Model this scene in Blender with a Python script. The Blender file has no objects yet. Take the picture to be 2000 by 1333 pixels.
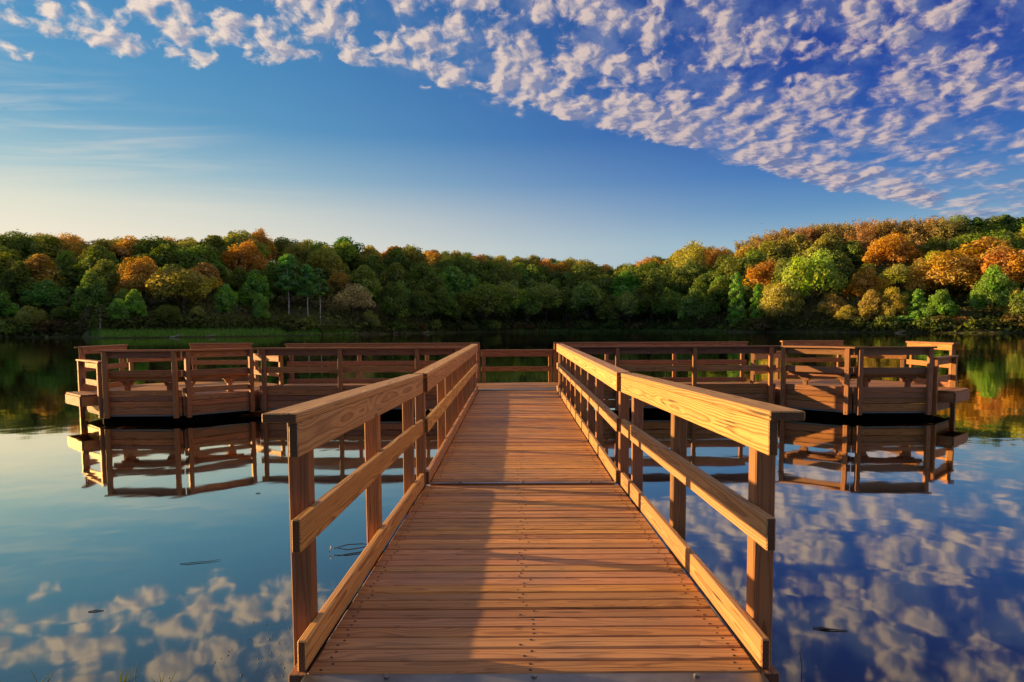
import bpy, math, random
import numpy as np
from mathutils import Vector, Matrix

random.seed(7)
RNG = np.random.default_rng(7)
SC = bpy.context.scene
COL = SC.collection
R = math.radians

# ------------------------------------------------------------------ camera
CAMX, CAMZ = -0.075, 2.02
F_PX = 1333.0
PITCH = R(4.0)
ROLL = R(0.25)
cam_d = bpy.data.cameras.new('camera')
cam_d.sensor_width = 36.0
cam_d.lens = F_PX / 2000.0 * 36.0
cam_d.shift_y = (731.0 - 666.5) / 2000.0
cam_d.shift_x = -0.002
cam_d.clip_start = 0.05
cam_d.clip_end = 6000.0
cam = bpy.data.objects.new('camera', cam_d)
COL.objects.link(cam)
cam.matrix_world = (Matrix.Translation((CAMX, 0, CAMZ)) @ Matrix.Rotation(math.pi / 2 - PITCH, 4, 'X')
                    @ Matrix.Rotation(-ROLL, 4, 'Z'))
SC.camera = cam

# ------------------------------------------------------------------ light
EXPO = 1.2
SUN_AZ = R(73.5)       # to the left of straight ahead
SUN_EL = R(9.3)
TO_SUN = Vector((-math.sin(SUN_AZ) * math.cos(SUN_EL), math.cos(SUN_AZ) * math.cos(SUN_EL), math.sin(SUN_EL)))
sun_d = bpy.data.lights.new('sun', 'SUN')
sun_d.energy = 5.0
sun_d.angle = R(0.6)
sun_d.color = (1.0, 0.61, 0.23)
sun = bpy.data.objects.new('sun', sun_d)
sun.rotation_euler = (-TO_SUN).to_track_quat('-Z', 'Y').to_euler()
sun.location = (-40, 20, 30)
COL.objects.link(sun)

SC.view_settings.view_transform = 'Standard'
SC.view_settings.look = 'None'
SC.view_settings.gamma = 1.0
SC.view_settings.exposure = EXPO
SC.render.film_transparent = False
SC.cycles.use_denoising = True
SC.cycles.max_bounces = 8
SC.cycles.transparent_max_bounces = 8
SC.cycles.use_adaptive_sampling = True
SC.cycles.adaptive_threshold = 0.012
SC.cycles.caustics_reflective = False
SC.cycles.caustics_refractive = False


class NT:
    """small helper for node trees"""
    def __init__(self, tree):
        self.t = tree
        self.n = tree.nodes
        self.l = tree.links

    def node(self, kind, **kw):
        n = self.n.new(kind)
        for k, v in kw.items():
            setattr(n, k, v)
        return n

    def put(self, sock, v):
        if v is None:
            return
        if isinstance(v, bpy.types.NodeSocket):
            self.l.new(v, sock)
        else:
            if isinstance(v, (tuple, list)) and len(v) == 3 and sock.type == 'RGBA':
                v = (*v, 1.0)
            sock.default_value = v

    def math(self, op, a, b=None, c=None, clamp=False):
        n = self.node('ShaderNodeMath', operation=op, use_clamp=clamp)
        for s, v in zip(n.inputs, (a, b, c)):
            self.put(s, v)
        return n.outputs[0]

    def vmath(self, op, a, b=None, scale=None):
        n = self.node('ShaderNodeVectorMath', operation=op)
        self.put(n.inputs[0], a)
        if b is not None:
            self.put(n.inputs[1], b)
        if scale is not None:
            self.put(n.inputs['Scale'], scale)
        return n.outputs['Value'] if op in ('LENGTH', 'DOT_PRODUCT', 'DISTANCE') else n.outputs[0]

    def mix(self, f, a, b, blend='MIX'):
        n = self.node('ShaderNodeMix', data_type='RGBA', blend_type=blend)
        self.put(n.inputs[0], f)
        self.put(n.inputs[6], a)
        self.put(n.inputs[7], b)
        return n.outputs[2]

    def smooth(self, v, a, b, lo=0.0, hi=1.0):
        n = self.node('ShaderNodeMapRange', interpolation_type='SMOOTHSTEP')
        self.put(n.inputs[0], v)
        n.inputs[1].default_value = a
        n.inputs[2].default_value = b
        n.inputs[3].default_value = lo
        n.inputs[4].default_value = hi
        return n.outputs[0]

    def lin(self, v, a, b, lo=0.0, hi=1.0):
        n = self.node('ShaderNodeMapRange')
        self.put(n.inputs[0], v)
        n.inputs[1].default_value = a
        n.inputs[2].default_value = b
        n.inputs[3].default_value = lo
        n.inputs[4].default_value = hi
        return n.outputs[0]

    def noise(self, vec, scale=1.0, detail=2.0, rough=0.5, dist=0.0, color=False, dim='3D'):
        n = self.node('ShaderNodeTexNoise', noise_dimensions=dim)
        self.put(n.inputs['Vector'], vec)
        n.inputs['Scale'].default_value = scale
        n.inputs['Detail'].default_value = detail
        n.inputs['Roughness'].default_value = rough
        n.inputs['Distortion'].default_value = dist
        return n.outputs['Color' if color else 'Fac']

    def voro(self, vec, scale=1.0, feature='F1', smooth=0.6, rnd=1.0, out='Distance', detail=0.0, dim='3D'):
        n = self.node('ShaderNodeTexVoronoi', feature=feature, voronoi_dimensions=dim)
        self.put(n.inputs['Vector'], vec)
        n.inputs['Scale'].default_value = scale
        n.inputs['Randomness'].default_value = rnd
        if detail:
            n.inputs['Detail'].default_value = detail
            n.inputs['Roughness'].default_value = 0.55
            n.normalize = True
        if feature == 'SMOOTH_F1':
            n.inputs['Smoothness'].default_value = smooth
        return n.outputs[out]

    def ramp(self, f, stops, interp='LINEAR'):
        n = self.node('ShaderNodeValToRGB')
        n.color_ramp.interpolation = interp
        cr = n.color_ramp
        while len(cr.elements) < len(stops):
            cr.elements.new(0.5)
        for e, (p, c) in zip(cr.elements, stops):
            e.position = p
            e.color = (*c, 1.0) if len(c) == 3 else c
        self.put(n.inputs[0], f)
        return n.outputs[0]

    def comb(self, x, y, z):
        n = self.node('ShaderNodeCombineXYZ')
        for s, v in zip(n.inputs, (x, y, z)):
            self.put(s, v)
        return n.outputs[0]

    def sep(self, v):
        n = self.node('ShaderNodeSeparateXYZ')
        self.put(n.inputs[0], v)
        return n.outputs[0], n.outputs[1], n.outputs[2]


# ------------------------------------------------------------------ world: sky with altocumulus
def build_world():
    w = bpy.data.worlds.new('World')
    SC.world = w
    w.use_nodes = True
    w.node_tree.nodes.clear()
    t = NT(w.node_tree)
    out = t.node('ShaderNodeOutputWorld')
    bg = t.node('ShaderNodeBackground')
    bg.inputs['Strength'].default_value = 1.0
    t.l.new(bg.outputs[0], out.inputs[0])
    tc = t.node('ShaderNodeTexCoord').outputs['Generated']
    x, y, z = t.sep(tc)
    sky = t.node('ShaderNodeTexSky', sky_type='NISHITA')
    sky.sun_disc = False
    sky.sun_elevation = SUN_EL
    sky.sun_rotation = -SUN_AZ
    sky.air_density = 1.0
    sky.dust_density = 1.2
    sky.ozone_density = 2.0
    nish = t.vmath('SCALE', sky.outputs[0], scale=0.10)
    # graded evening sky: warm and pale towards the sun, deep blue away from it
    hz = t.math('SQRT', t.math('ADD', t.math('MULTIPLY', x, x), t.math('MULTIPLY', y, y)))
    s = t.math('DIVIDE', t.math('ADD', t.math('MULTIPLY', x, TO_SUN.x), t.math('MULTIPLY', y, TO_SUN.y)),
               t.math('MAXIMUM', hz, 0.001))
    sunw = t.smooth(s, -0.20, 1.05)
    zz = t.math('MAXIMUM', z, 0.0)
    near_sun = t.ramp(zz, [(0.0, (1.0, 0.70, 0.38)), (0.06, (0.96, 0.77, 0.55)), (0.112, (1.0, 0.87, 0.66)), (0.155, (0.84, 0.82, 0.65)),
                           (0.20, (0.42, 0.62, 0.64)), (0.26, (0.15, 0.42, 0.61)), (0.33, (0.10, 0.35, 0.59)), (0.45, (0.06, 0.25, 0.52)), (0.7, (0.03, 0.14, 0.40)), (1.0, (0.02, 0.08, 0.26))])
    away = t.ramp(zz, [(0.0, (0.52, 0.60, 0.63)), (0.07, (0.36, 0.53, 0.63)), (0.11, (0.29, 0.47, 0.60)), (0.155, (0.13, 0.30, 0.54)),
                       (0.20, (0.055, 0.185, 0.49)), (0.26, (0.024, 0.098, 0.40)), (0.33, (0.015, 0.058, 0.335)), (0.45, (0.012, 0.040, 0.27)),
                       (0.7, (0.010, 0.028, 0.20)), (1.0, (0.01, 0.03, 0.16))])
    grad = t.mix(sunw, away, near_sun)
    base = t.mix(0.05, grad, nish)
    # cloud plane coordinates (v squeezed: the puffs have height as well as width)
    zc = t.math('MAXIMUM', z, 0.03)
    u = t.math('DIVIDE', x, zc)
    v = t.math('DIVIDE', y, zc)
    az = t.math('ARCTAN2', x, y)
    p = t.comb(t.math('MULTIPLY', az, 5.5), t.math('MULTIPLY', t.math('LOGARITHM', zc, 2.718), 3.1), 0.0)
    warp = t.vmath('SCALE', t.vmath('SUBTRACT', t.noise(p, 4.5, 3, 0.55, color=True), (0.5, 0.5, 0.5)), scale=0.16)
    pw = t.vmath('ADD', p, warp)

    def density(vec, det):
        puff = t.math('SUBTRACT', 1.0, t.math('MULTIPLY', t.voro(vec, 3.1, 'SMOOTH_F1', 0.30, detail=1.4, dim='2D'), 2.6))
        fbm = t.noise(vec, 6.0, det, 0.58, dim='2D')
        return t.math('ADD', t.math('MULTIPLY', puff, 0.46), t.math('MULTIPLY', fbm, 0.80))
    d0 = density(pw, 7)
    d1 = density(t.vmath('ADD', pw, (-0.040, 0.020, 0.0)), 4)
    big = t.noise(p, 1.6, 3, 0.5, dim='2D')
    edge = t.math('MAXIMUM', t.math('ADD', 3.20, t.math('MULTIPLY', u, 0.80)), 2.66)
    b = t.math('ADD', t.math('SUBTRACT', v, edge), t.math('MULTIPLY', t.math('SUBTRACT', t.noise(p, 3.2, 4, 0.6, dim='2D'), 0.5), 0.55))
    cover = t.smooth(b, -0.12, 0.14, 1.0, 0.0)
    left_fade = t.smooth(u, -2.9, -1.3)
    right_fade = t.smooth(t.math('SUBTRACT', u, t.math('MULTIPLY', v, 0.38)), 0.55, 1.25, 1.0, 0.72)
    behind = t.smooth(v, 0.2, 1.2)          # the bank covers the half sky ahead
    cov = t.math('MULTIPLY', t.math('MULTIPLY', cover, left_fade), t.math('MULTIPLY', right_fade, behind))
    th = t.math('SUBTRACT', 0.875, t.math('MULTIPLY', cov, 0.445))
    th = t.math('SUBTRACT', th, t.math('MULTIPLY', t.math('SUBTRACT', big, 0.5), 0.52))
    # a dense leading edge
    lead = t.math('MULTIPLY', t.smooth(b, -0.75, -0.20), t.smooth(b, -0.12, 0.06, 1.0, 0.0))
    lead = t.math('MULTIPLY', lead, t.smooth(u, -0.3, 0.4))
    th = t.math('SUBTRACT', th, t.math('MULTIPLY', lead, 0.23))
    rel = t.math('SUBTRACT', d0, th)
    soft = t.smooth(z, 0.34, 0.20)
    alpha = t.math('MULTIPLY', t.mix(soft, t.smooth(rel, -0.05, 0.25), t.smooth(rel, -0.18, 0.34)), t.smooth(z, 0.08, 0.16))
    alpha = t.math('MULTIPLY', alpha, t.smooth(cov, 0.0, 0.5))
    lit = t.lin(t.math('SUBTRACT', d0, d1), -0.125, 0.14)
    thick = t.smooth(rel, 0.08, 0.36)
    lit = t.math('SUBTRACT', t.math('MULTIPLY', lit, 1.1), t.math('MULTIPLY', thick, 0.22), clamp=True)
    c_lit = t.mix(sunw, (0.76, 0.58, 0.50), (0.95, 0.79, 0.65))
    c_shade = t.mix(sunw, (0.17, 0.20, 0.37), (0.44, 0.43, 0.50))
    ccol = t.mix(lit, c_shade, c_lit)
    amax = t.mix(sunw, (0.86, 0.86, 0.86), (0.97, 0.97, 0.97))
    col = t.mix(t.math('MULTIPLY', alpha, amax), base, ccol)
    # thin veil between the puffs
    veil = t.smooth(t.noise(p, 2.2, 5, 0.6, dim='2D'), 0.40, 0.70)
    veil = t.math('MULTIPLY', t.math('MULTIPLY', veil, t.math('SUBTRACT', 1.0, alpha)), t.math('MULTIPLY', t.smooth(b, -0.2, 0.1, 0.40, 0.0), t.smooth(u, -0.9, 0.3)))
    col = t.mix(veil, col, t.mix(sunw, (0.15, 0.23, 0.46), (0.6, 0.56, 0.58)))
    # thin cirrus near the sun side
    cir = t.noise(t.comb(t.math('MULTIPLY', u, 0.55), t.math('MULTIPLY', v, 1.9), 3.0), 1.5, 4, 0.55, 0.6)
    cm = t.math('MULTIPLY', t.smooth(cir, 0.42, 0.80), t.math('MULTIPLY', t.smooth(u, -1.2, -2.2), t.smooth(z, 0.12, 0.22)))
    col = t.mix(t.math('MULTIPLY', cm, 0.42), col, (0.86, 0.76, 0.64))
    # unseen pale cloud glow, added right of and behind the camera to fill shaded faces
    bank = t.math('MULTIPLY', t.smooth(x, 0.50, 0.90), t.smooth(t.noise(tc, 2.2, 4, 0.55), 0.20, 0.55))
    bank = t.math('MULTIPLY', bank, t.smooth(y, 0.35, 0.10))
    bank = t.math('MULTIPLY', bank, t.smooth(z, -0.05, 0.08))
    col = t.mix(bank, col, (0.95, 0.75, 0.66))
    # broken cloud sheet carried on overhead out of view, added to brighten deck and trees
    over = t.math('MULTIPLY', t.smooth(z, 0.55, 0.72), t.smooth(t.noise(t.comb(u, v, 7.0), 1.6, 4, 0.55), 0.28, 0.55))
    col = t.mix(over, col, (0.47, 0.39, 0.34))
    col = t.vmath('SCALE', col, scale=2.0 ** -EXPO)
    t.put(bg.inputs['Color'], col)


build_world()

# ------------------------------------------------------------------ object helpers
def link(o, parent=None):
    COL.objects.link(o)
    if parent is not None:
        o.parent = parent
    return o


def tag(o, label=None, cat=None, group=None, kind=None):
    for k, val in (('label', label), ('category', cat), ('group', group), ('kind', kind)):
        if val:
            o[k] = val
    return o


def empty(name, loc=(0, 0, 0), rz=0.0):
    o = bpy.data.objects.new(name, None)
    o.empty_display_size = 0.3
    o.location = loc
    o.rotation_euler = (0, 0, rz)
    return link(o)


def mesh_obj(name, verts, faces, mats, parent=None, attrs=None, midx=None, smooth=False):
    me = bpy.data.meshes.new(name)
    me.from_pydata([tuple(map(float, q)) for q in verts], [], faces)
    for m in (mats if isinstance(mats, (list, tuple)) else [mats]):
        me.materials.append(m)
    if attrs:
        for an, arr in attrs.items():
            a = me.attributes.new(an, 'FLOAT_VECTOR', 'POINT')
            a.data.foreach_set('vector', np.asarray(arr, dtype=np.float32).ravel())
    if midx is not None:
        me.polygons.foreach_set('material_index', np.asarray(midx, dtype=np.int32))
    if smooth:
        me.polygons.foreach_set('use_smooth', np.ones(len(me.polygons), dtype=bool))
    me.update()
    o = bpy.data.objects.new(name, me)
    return link(o, parent)


class MB:
    """collects chamfered boards (with board coordinates for the wood grain) into ONE mesh"""
    def __init__(self):
        self.v, self.f, self.wco, self.wr, self.mi = [], [], [], [], []

    def board(self, p0, p1, wdir, width, thick, ch=0.004, mitre=(0.0, 0.0), tone=None, bow=(0.0, 0.0), seg=1, mi=0, sap=None):
        """p0,p1: centre-line ends; wdir: direction of the width; mitre: slant of the ends across the width"""
        p0, p1 = Vector(p0), Vector(p1)
        a = (p1 - p0)
        L = a.length
        a = a / L
        w = Vector(wdir)
        w = (w - a * w.dot(a)).normalized()
        n = a.cross(w)
        hw, ht = width / 2, thick / 2
        c = min(ch, hw * 0.45, ht * 0.45)
        prof = [(-hw + c, -ht), (hw - c, -ht), (hw, -ht + c), (hw, ht - c), (hw - c, ht), (-hw + c, ht), (-hw, ht - c), (-hw, -ht + c)]
        prof_s = [(max(-hw + c, min(hw - c, q[0])), max(-ht + c, min(ht - c, q[1]))) for q in prof]
        if bow != (0.0, 0.0) and seg < 5:
            seg = 6
        st = [(0.0, prof_s), (c, prof)]
        for k in range(1, seg):
            st.append((L * k / seg, prof))
        st += [(L - c, prof), (L, prof_s)]
        base = len(self.v)
        r1, r2, r3 = random.random(), random.random(), random.random()
        if tone is not None:
            r1 = tone[0] + (r1 - 0.5) * tone[1]
        ox = random.uniform(0, 40.0)
        y0 = random.choice((-1, 1)) * random.uniform(0.0, 0.05)
        z0 = random.uniform(0.03, 0.085) if sap is None else sap
        for sx, pr in st:
            fr = sx / L
            bw = math.sin(fr * math.pi)
            for (py, pz) in pr:
                xx = sx + py * (mitre[0] * (1 - fr) + mitre[1] * fr)
                q = p0 + a * xx + w * (py + bow[0] * bw) + n * (pz + bow[1] * bw)
                self.v.append(q)
                self.wco.append((xx + ox, py + y0, pz + z0))
                self.wr.append((r1, r2, r3))
        ns = len(st)
        for i in range(ns - 1):
            for j in range(8):
                k = (j + 1) % 8
                self.f.append((base + i * 8 + j, base + i * 8 + k, base + (i + 1) * 8 + k, base + (i + 1) * 8 + j))
                self.mi.append(mi)
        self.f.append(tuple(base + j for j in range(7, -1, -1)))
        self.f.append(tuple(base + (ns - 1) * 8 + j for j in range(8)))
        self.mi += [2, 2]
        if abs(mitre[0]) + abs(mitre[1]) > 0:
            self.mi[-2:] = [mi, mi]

    def disc(self, c, r, h, mi=0, n=8, nrm=(0, 0, 1)):
        """a low screw or bolt head"""
        base = len(self.v)
        nrm = Vector(nrm).normalized()
        t1 = nrm.orthogonal().normalized()
        t2 = nrm.cross(t1)
        c = Vector(c)
        for rr, hh in ((r, 0.0), (r, h * 0.7), (r * 0.7, h)):
            for k in range(n):
                an = 2 * math.pi * k / n
                self.v.append(c + t1 * (math.cos(an) * rr) + t2 * (math.sin(an) * rr) + nrm * hh)
                self.wco.append((0, 0, 0))
                self.wr.append((0.5, 0.5, 0.5))
        for i in range(2):
            for k in range(n):
                k2 = (k + 1) % n
                self.f.append((base + i * n + k, base + i * n + k2, base + (i + 1) * n + k2, base + (i + 1) * n + k))
                self.mi.append(mi)
        self.f.append(tuple(base + 2 * n + k for k in range(n)))
        self.mi.append(mi)

    def build(self, name, mats, parent=None):
        if not isinstance(mats, (list, tuple)):
            mats = [mats]
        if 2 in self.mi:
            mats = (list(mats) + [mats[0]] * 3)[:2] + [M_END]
        o = mesh_obj(name, self.v, self.f, mats, parent, {'wco': [tuple(q) for q in self.wco], 'wr': self.wr}, self.mi)
        import bmesh
        bm = bmesh.new()
        bm.from_mesh(o.data)
        bmesh.ops.recalc_face_normals(bm, faces=bm.faces)
        bm.to_mesh(o.data)
        bm.free()
        return o


def one(name, mat, parent, *a, **k):
    m = MB()
    m.board(*a, **k)
    if mat in (M_STEEL, M_SKIRT):
        m.mi = [0] * len(m.mi)
    return m.build(name, mat, parent)


# ------------------------------------------------------------------ materials
def new_mat(name):
    m = bpy.data.materials.new(name)
    m.use_nodes = True
    m.node_tree.nodes.clear()
    t = NT(m.node_tree)
    out = t.node('ShaderNodeOutputMaterial')
    return m, t, out


def wood_mat(name, light, mid, dark, ring_freq=75.0, ring_amt=0.6, grime=0.25, rough=0.62, rings_warp=0.035):
    m, t, out = new_mat(name)
    at = t.node('ShaderNodeAttribute', attribute_name='wco').outputs['Vector']
    wr = t.node('ShaderNodeAttribute', attribute_name='wr').outputs['Vector']
    r1, r2, r3 = t.sep(wr)
    x, y, z = t.sep(at)
    # slow drift of the pith along the board gives the cathedral figure
    n1 = t.noise(t.comb(t.math('MULTIPLY', x, 1.0), t.math('MULTIPLY', y, 3.0), t.math('MULTIPLY', z, 3.0)), 1.0, 2, 0.5, color=True)
    dx, dy, dz = t.sep(t.vmath('SUBTRACT', n1, (0.5, 0.5, 0.5)))
    n2 = t.noise(t.comb(t.math('MULTIPLY', x, 6.0), t.math('MULTIPLY', y, 30.0), t.math('MULTIPLY', z, 30.0)), 1.0, 2, 0.5)
    # knots
    kv = t.node('ShaderNodeTexVoronoi', feature='F1')
    t.put(kv.inputs['Vector'], t.comb(t.math('MULTIPLY', x, 1.15), t.math('MULTIPLY', y, 4.2), t.math('MULTIPLY', z, 1.6)))
    kv.inputs['Scale'].default_value = 1.0
    kd = kv.outputs['Distance']
    ksize = t.sep(kv.outputs['Color'])[0]
    kon = t.math('GREATER_THAN', ksize, 0.25)
    knot = t.math('MULTIPLY', t.smooth(kd, 0.025, 0.085, 1.0, 0.0), kon)
    kswirl = t.math('MULTIPLY', t.smooth(kd, 0.02, 0.36, 1.0, 0.0), kon)
    yy = t.math('ADD', y, t.math('MULTIPLY', dy, rings_warp * 2.0))
    zz = t.math('ADD', z, t.math('MULTIPLY', dz, rings_warp * 2.6))
    rr = t.math('SQRT', t.math('ADD', t.math('MULTIPLY', yy, yy), t.math('MULTIPLY', zz, zz)))
    rr = t.math('ADD', rr, t.math('MULTIPLY', kswirl, 0.045))
    ph = t.math('ADD', t.math('MULTIPLY', rr, ring_freq), t.math('MULTIPLY', n2, 0.5))
    fr = t.math('FRACT', ph)
    late = t.math('MULTIPLY', t.smooth(fr, 0.35, 0.88), t.smooth(fr, 0.90, 1.0, 1.0, 0.0))
    fib = t.noise(t.comb(t.math('MULTIPLY', x, 3.0), t.math('MULTIPLY', y, 190.0), t.math('MULTIPLY', z, 190.0)), 1.0, 2, 0.6)
    streak = t.noise(t.comb(t.math('MULTIPLY', x, 0.9), t.math('MULTIPLY', y, 24.0), t.math('MULTIPLY', z, 24.0)), 1.0, 3, 0.6)
    col = t.mix(t.smooth(r1, 0.0, 1.0), mid, light)
    col = t.mix(t.smooth(streak, 0.35, 0.75, 0.0, 0.45), col, mid)
    col = t.mix(t.math('MULTIPLY', late, ring_amt), col, dark)
    col = t.mix(t.smooth(fib, 0.28, 0.62, 0.30, 0.0), col, dark)
    col = t.mix(t.math('MULTIPLY', knot, 0.85), col, (dark[0] * 0.35, dark[1] * 0.33, dark[2] * 0.33))
    # weathering: grey patches, small cracks (checks), dirt
    geo = t.node('ShaderNodeNewGeometry').outputs['Position']
    wth = t.noise(geo, 1.7, 4, 0.6)
    col = t.mix(t.smooth(wth, 0.45, 0.75, 0.0, grime), col, (0.20, 0.155, 0.12))
    spot = t.noise(t.comb(t.math('MULTIPLY', x, 7.0), t.math('MULTIPLY', y, 26.0), t.math('MULTIPLY', z, 26.0)), 1.0, 3, 0.55)
    col = t.mix(t.smooth(spot, 0.62, 0.72, 0.0, grime * 1.4), col, dark)
    crack = t.noise(t.comb(t.math('MULTIPLY', x, 1.6), t.math('MULTIPLY', y, 75.0), t.math('MULTIPLY', z, 75.0)), 1.0, 1, 0.4)
    ck = t.math('MULTIPLY', t.smooth(crack, 0.65, 0.72), t.smooth(t.noise(geo, 3.1, 2, 0.5), 0.45, 0.6))
    col = t.mix(t.math('MULTIPLY', ck, 0.8), col, (0.035, 0.022, 0.014))
    vr = t.lin(r2, 0.0, 1.0, 0.68, 1.16)
    col = t.vmath('SCALE', col, scale=vr)
    hs = t.node('ShaderNodeHueSaturation')
    t.put(hs.inputs['Hue'], t.lin(r3, 0, 1, 0.492, 0.508))
    t.put(hs.inputs['Saturation'], t.lin(r1, 0, 1, 0.92, 1.10))
    t.put(hs.inputs['Color'], col)
    b = t.node('ShaderNodeBsdfPrincipled')
    t.put(b.inputs['Base Color'], hs.outputs[0])
    t.put(b.inputs['Roughness'], t.lin(fib, 0.3, 0.7, rough + 0.1, rough - 0.08))
    b.inputs['Specular IOR Level'].default_value = 0.35
    h = t.math('SUBTRACT', t.math('ADD', t.math('MULTIPLY', fib, 0.5), t.math('MULTIPLY', late, 0.35)), t.math('MULTIPLY', ck, 1.2))
    bp = t.node('ShaderNodeBump')
    bp.inputs['Strength'].default_value = 0.35
    bp.inputs['Distance'].default_value = 0.0025
    t.put(bp.inputs['Height'], h)
    t.put(b.inputs['Normal'], bp.outputs[0])
    t.l.new(b.outputs[0], out.inputs[0])
    return m


def plain_mat(name, color, rough=0.6, metal=0.0, noise_scale=8.0, var=0.35, spec=0.4):
    m, t, out = new_mat(name)
    geo = t.node('ShaderNodeNewGeometry').outputs['Position']
    n = t.noise(geo, noise_scale, 5, 0.6)
    c2 = tuple(q * (1 - var) for q in color)
    c1 = tuple(min(1.0, q * (1 + var * 0.6)) for q in color)
    b = t.node('ShaderNodeBsdfPrincipled')
    t.put(b.inputs['Base Color'], t.mix(t.smooth(n, 0.3, 0.7), c2, c1))
    b.inputs['Metallic'].default_value = metal
    t.put(b.inputs['Roughness'], t.lin(n, 0.3, 0.7, max(0.05, rough - 0.12), min(1, rough + 0.12)))
    b.inputs['Specular IOR Level'].default_value = spec
    t.l.new(b.outputs[0], out.inputs[0])
    return m


def water_mat():
    m, t, out = new_mat('lake_water')
    geo = t.node('ShaderNodeNewGeometry')
    pos = geo.outputs['Position']
    px, py, pz = t.sep(pos)
    dist = t.vmath('LENGTH', pos)
    n_small = t.noise(t.comb(px, t.math('MULTIPLY', py, 1.0), 0.0), 1.1, 2, 0.5, 0.3)
    n_big = t.noise(t.comb(t.math('MULTIPLY', px, 0.5), py, 4.0), 0.33, 2, 0.5)
    ruff = t.noise(t.comb(t.math('MULTIPLY', px, 1.5), t.math('MULTIPLY', py, 4.0), 2.0), 1.6, 2, 0.55)
    zone = t.smooth(t.noise(t.comb(t.math('MULTIPLY', px, 0.35), py, 9.0), 0.05, 3, 0.55), 0.42, 0.66)   # faint breeze patches
    far = t.smooth(dist, 18.0, 60.0)
    h = t.math('ADD', t.math('MULTIPLY', n_small, 0.0028), t.math('MULTIPLY', n_big, 0.010))
    h = t.math('ADD', h, t.math('MULTIPLY', ruff, t.math('MULTIPLY', t.math('MULTIPLY', zone, far), 0.003)))
    bp = t.node('ShaderNodeBump')
    bp.inputs['Strength'].default_value = 1.0
    bp.inputs['Distance'].default_value = 1.0
    t.put(bp.inputs['Height'], h)
    gl = t.node('ShaderNodeBsdfGlossy')
    gl.inputs['Color'].default_value = (0.93, 0.88, 0.71, 1)
    gl.inputs['Roughness'].default_value = 0.032
    t.put(gl.inputs['Normal'], bp.outputs[0])
    df = t.node('ShaderNodeBsdfDiffuse')
    bed = t.noise(pos, 0.6, 4, 0.6)
    t.put(df.inputs['Color'], t.mix(bed, (0.018, 0.024, 0.026), (0.032, 0.034, 0.032)))
    lw = t.node('ShaderNodeLayerWeight')
    lw.inputs['Blend'].default_value = 0.5
    mx = t.node('ShaderNodeMixShader')
    t.put(mx.inputs[0], t.lin(lw.outputs['Facing'], 0.48, 0.87, 0.11, 0.98))
    t.l.new(df.outputs[0], mx.inputs[1])
    t.l.new(gl.outputs[0], mx.inputs[2])
    t.l.new(mx.outputs[0], out.inputs[0])
    return m


def leaf_mat(name='leaves'):
    """colour comes from each object's own colour, varied leaf by leaf"""
    m, t, out = new_mat(name)
    oi = t.node('ShaderNodeObjectInfo')
    lv = t.sep(t.node('ShaderNodeAttribute', attribute_name='leaf').outputs['Vector'])
    hs = t.node('ShaderNodeHueSaturation')
    t.put(hs.inputs['Hue'], t.lin(lv[0], 0, 1, 0.475, 0.525))
    t.put(hs.inputs['Saturation'], t.lin(lv[1], 0, 1, 0.8, 1.15))
    t.put(hs.inputs['Value'], t.lin(lv[2], 0, 1, 0.55, 1.45))
    t.put(hs.inputs['Color'], oi.outputs['Color'])
    df = t.node('ShaderNodeBsdfDiffuse')
    t.put(df.inputs['Color'], hs.outputs[0])
    tr = t.node('ShaderNodeBsdfTranslucent')
    t.put(tr.inputs['Color'], t.mix(1.0, hs.outputs[0], (1.1, 1.0, 0.6), 'MULTIPLY'))
    mx = t.node('ShaderNodeMixShader')
    mx.inputs[0].default_value = 0.38
    t.l.new(df.outputs[0], mx.inputs[1])
    t.l.new(tr.outputs[0], mx.inputs[2])
    t.l.new(mx.outputs[0], out.inputs[0])
    return m


def bark_mat(name, base, dark, birch=False):
    m, t, out = new_mat(name)
    pos = t.node('ShaderNodeTexCoord').outputs['Object']
    x, y, z = t.sep(pos)
    if birch:
        n = t.noise(t.comb(t.math('MULTIPLY', x, 4), t.math('MULTIPLY', y, 4), t.math('MULTIPLY', z, 5)), 1.0, 3, 0.6)
        f = t.smooth(n, 0.58, 0.66)
    else:
        n = t.noise(t.comb(t.math('MULTIPLY', x, 14), t.math('MULTIPLY', y, 14), t.math('MULTIPLY', z, 2)), 1.0, 4, 0.6)
        f = t.smooth(n, 0.35, 0.65)
    b = t.node('ShaderNodeBsdfPrincipled')
    t.put(b.inputs['Base Color'], t.mix(f, base, dark))
    b.inputs['Roughness'].default_value = 0.85
    t.l.new(b.outputs[0], out.inputs[0])
    return m


def ground_mat():
    m, t, out = new_mat('forest_floor')
    pos = t.node('ShaderNodeNewGeometry').outputs['Position']
    n = t.noise(pos, 0.35, 5, 0.6)
    n2 = t.noise(pos, 2.5, 4, 0.6)
    c = t.mix(t.smooth(n, 0.35, 0.65), (0.055, 0.045, 0.022), (0.060, 0.090, 0.026))
    c = t.mix(t.smooth(n2, 0.5, 0.75, 0, 0.5), c, (0.085, 0.075, 0.035))
    b = t.node('ShaderNodeBsdfPrincipled')
    t.put(b.inputs['Base Color'], c)
    b.inputs['Roughness'].default_value = 0.9
    t.l.new(b.outputs[0], out.inputs[0])
    return m


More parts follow.
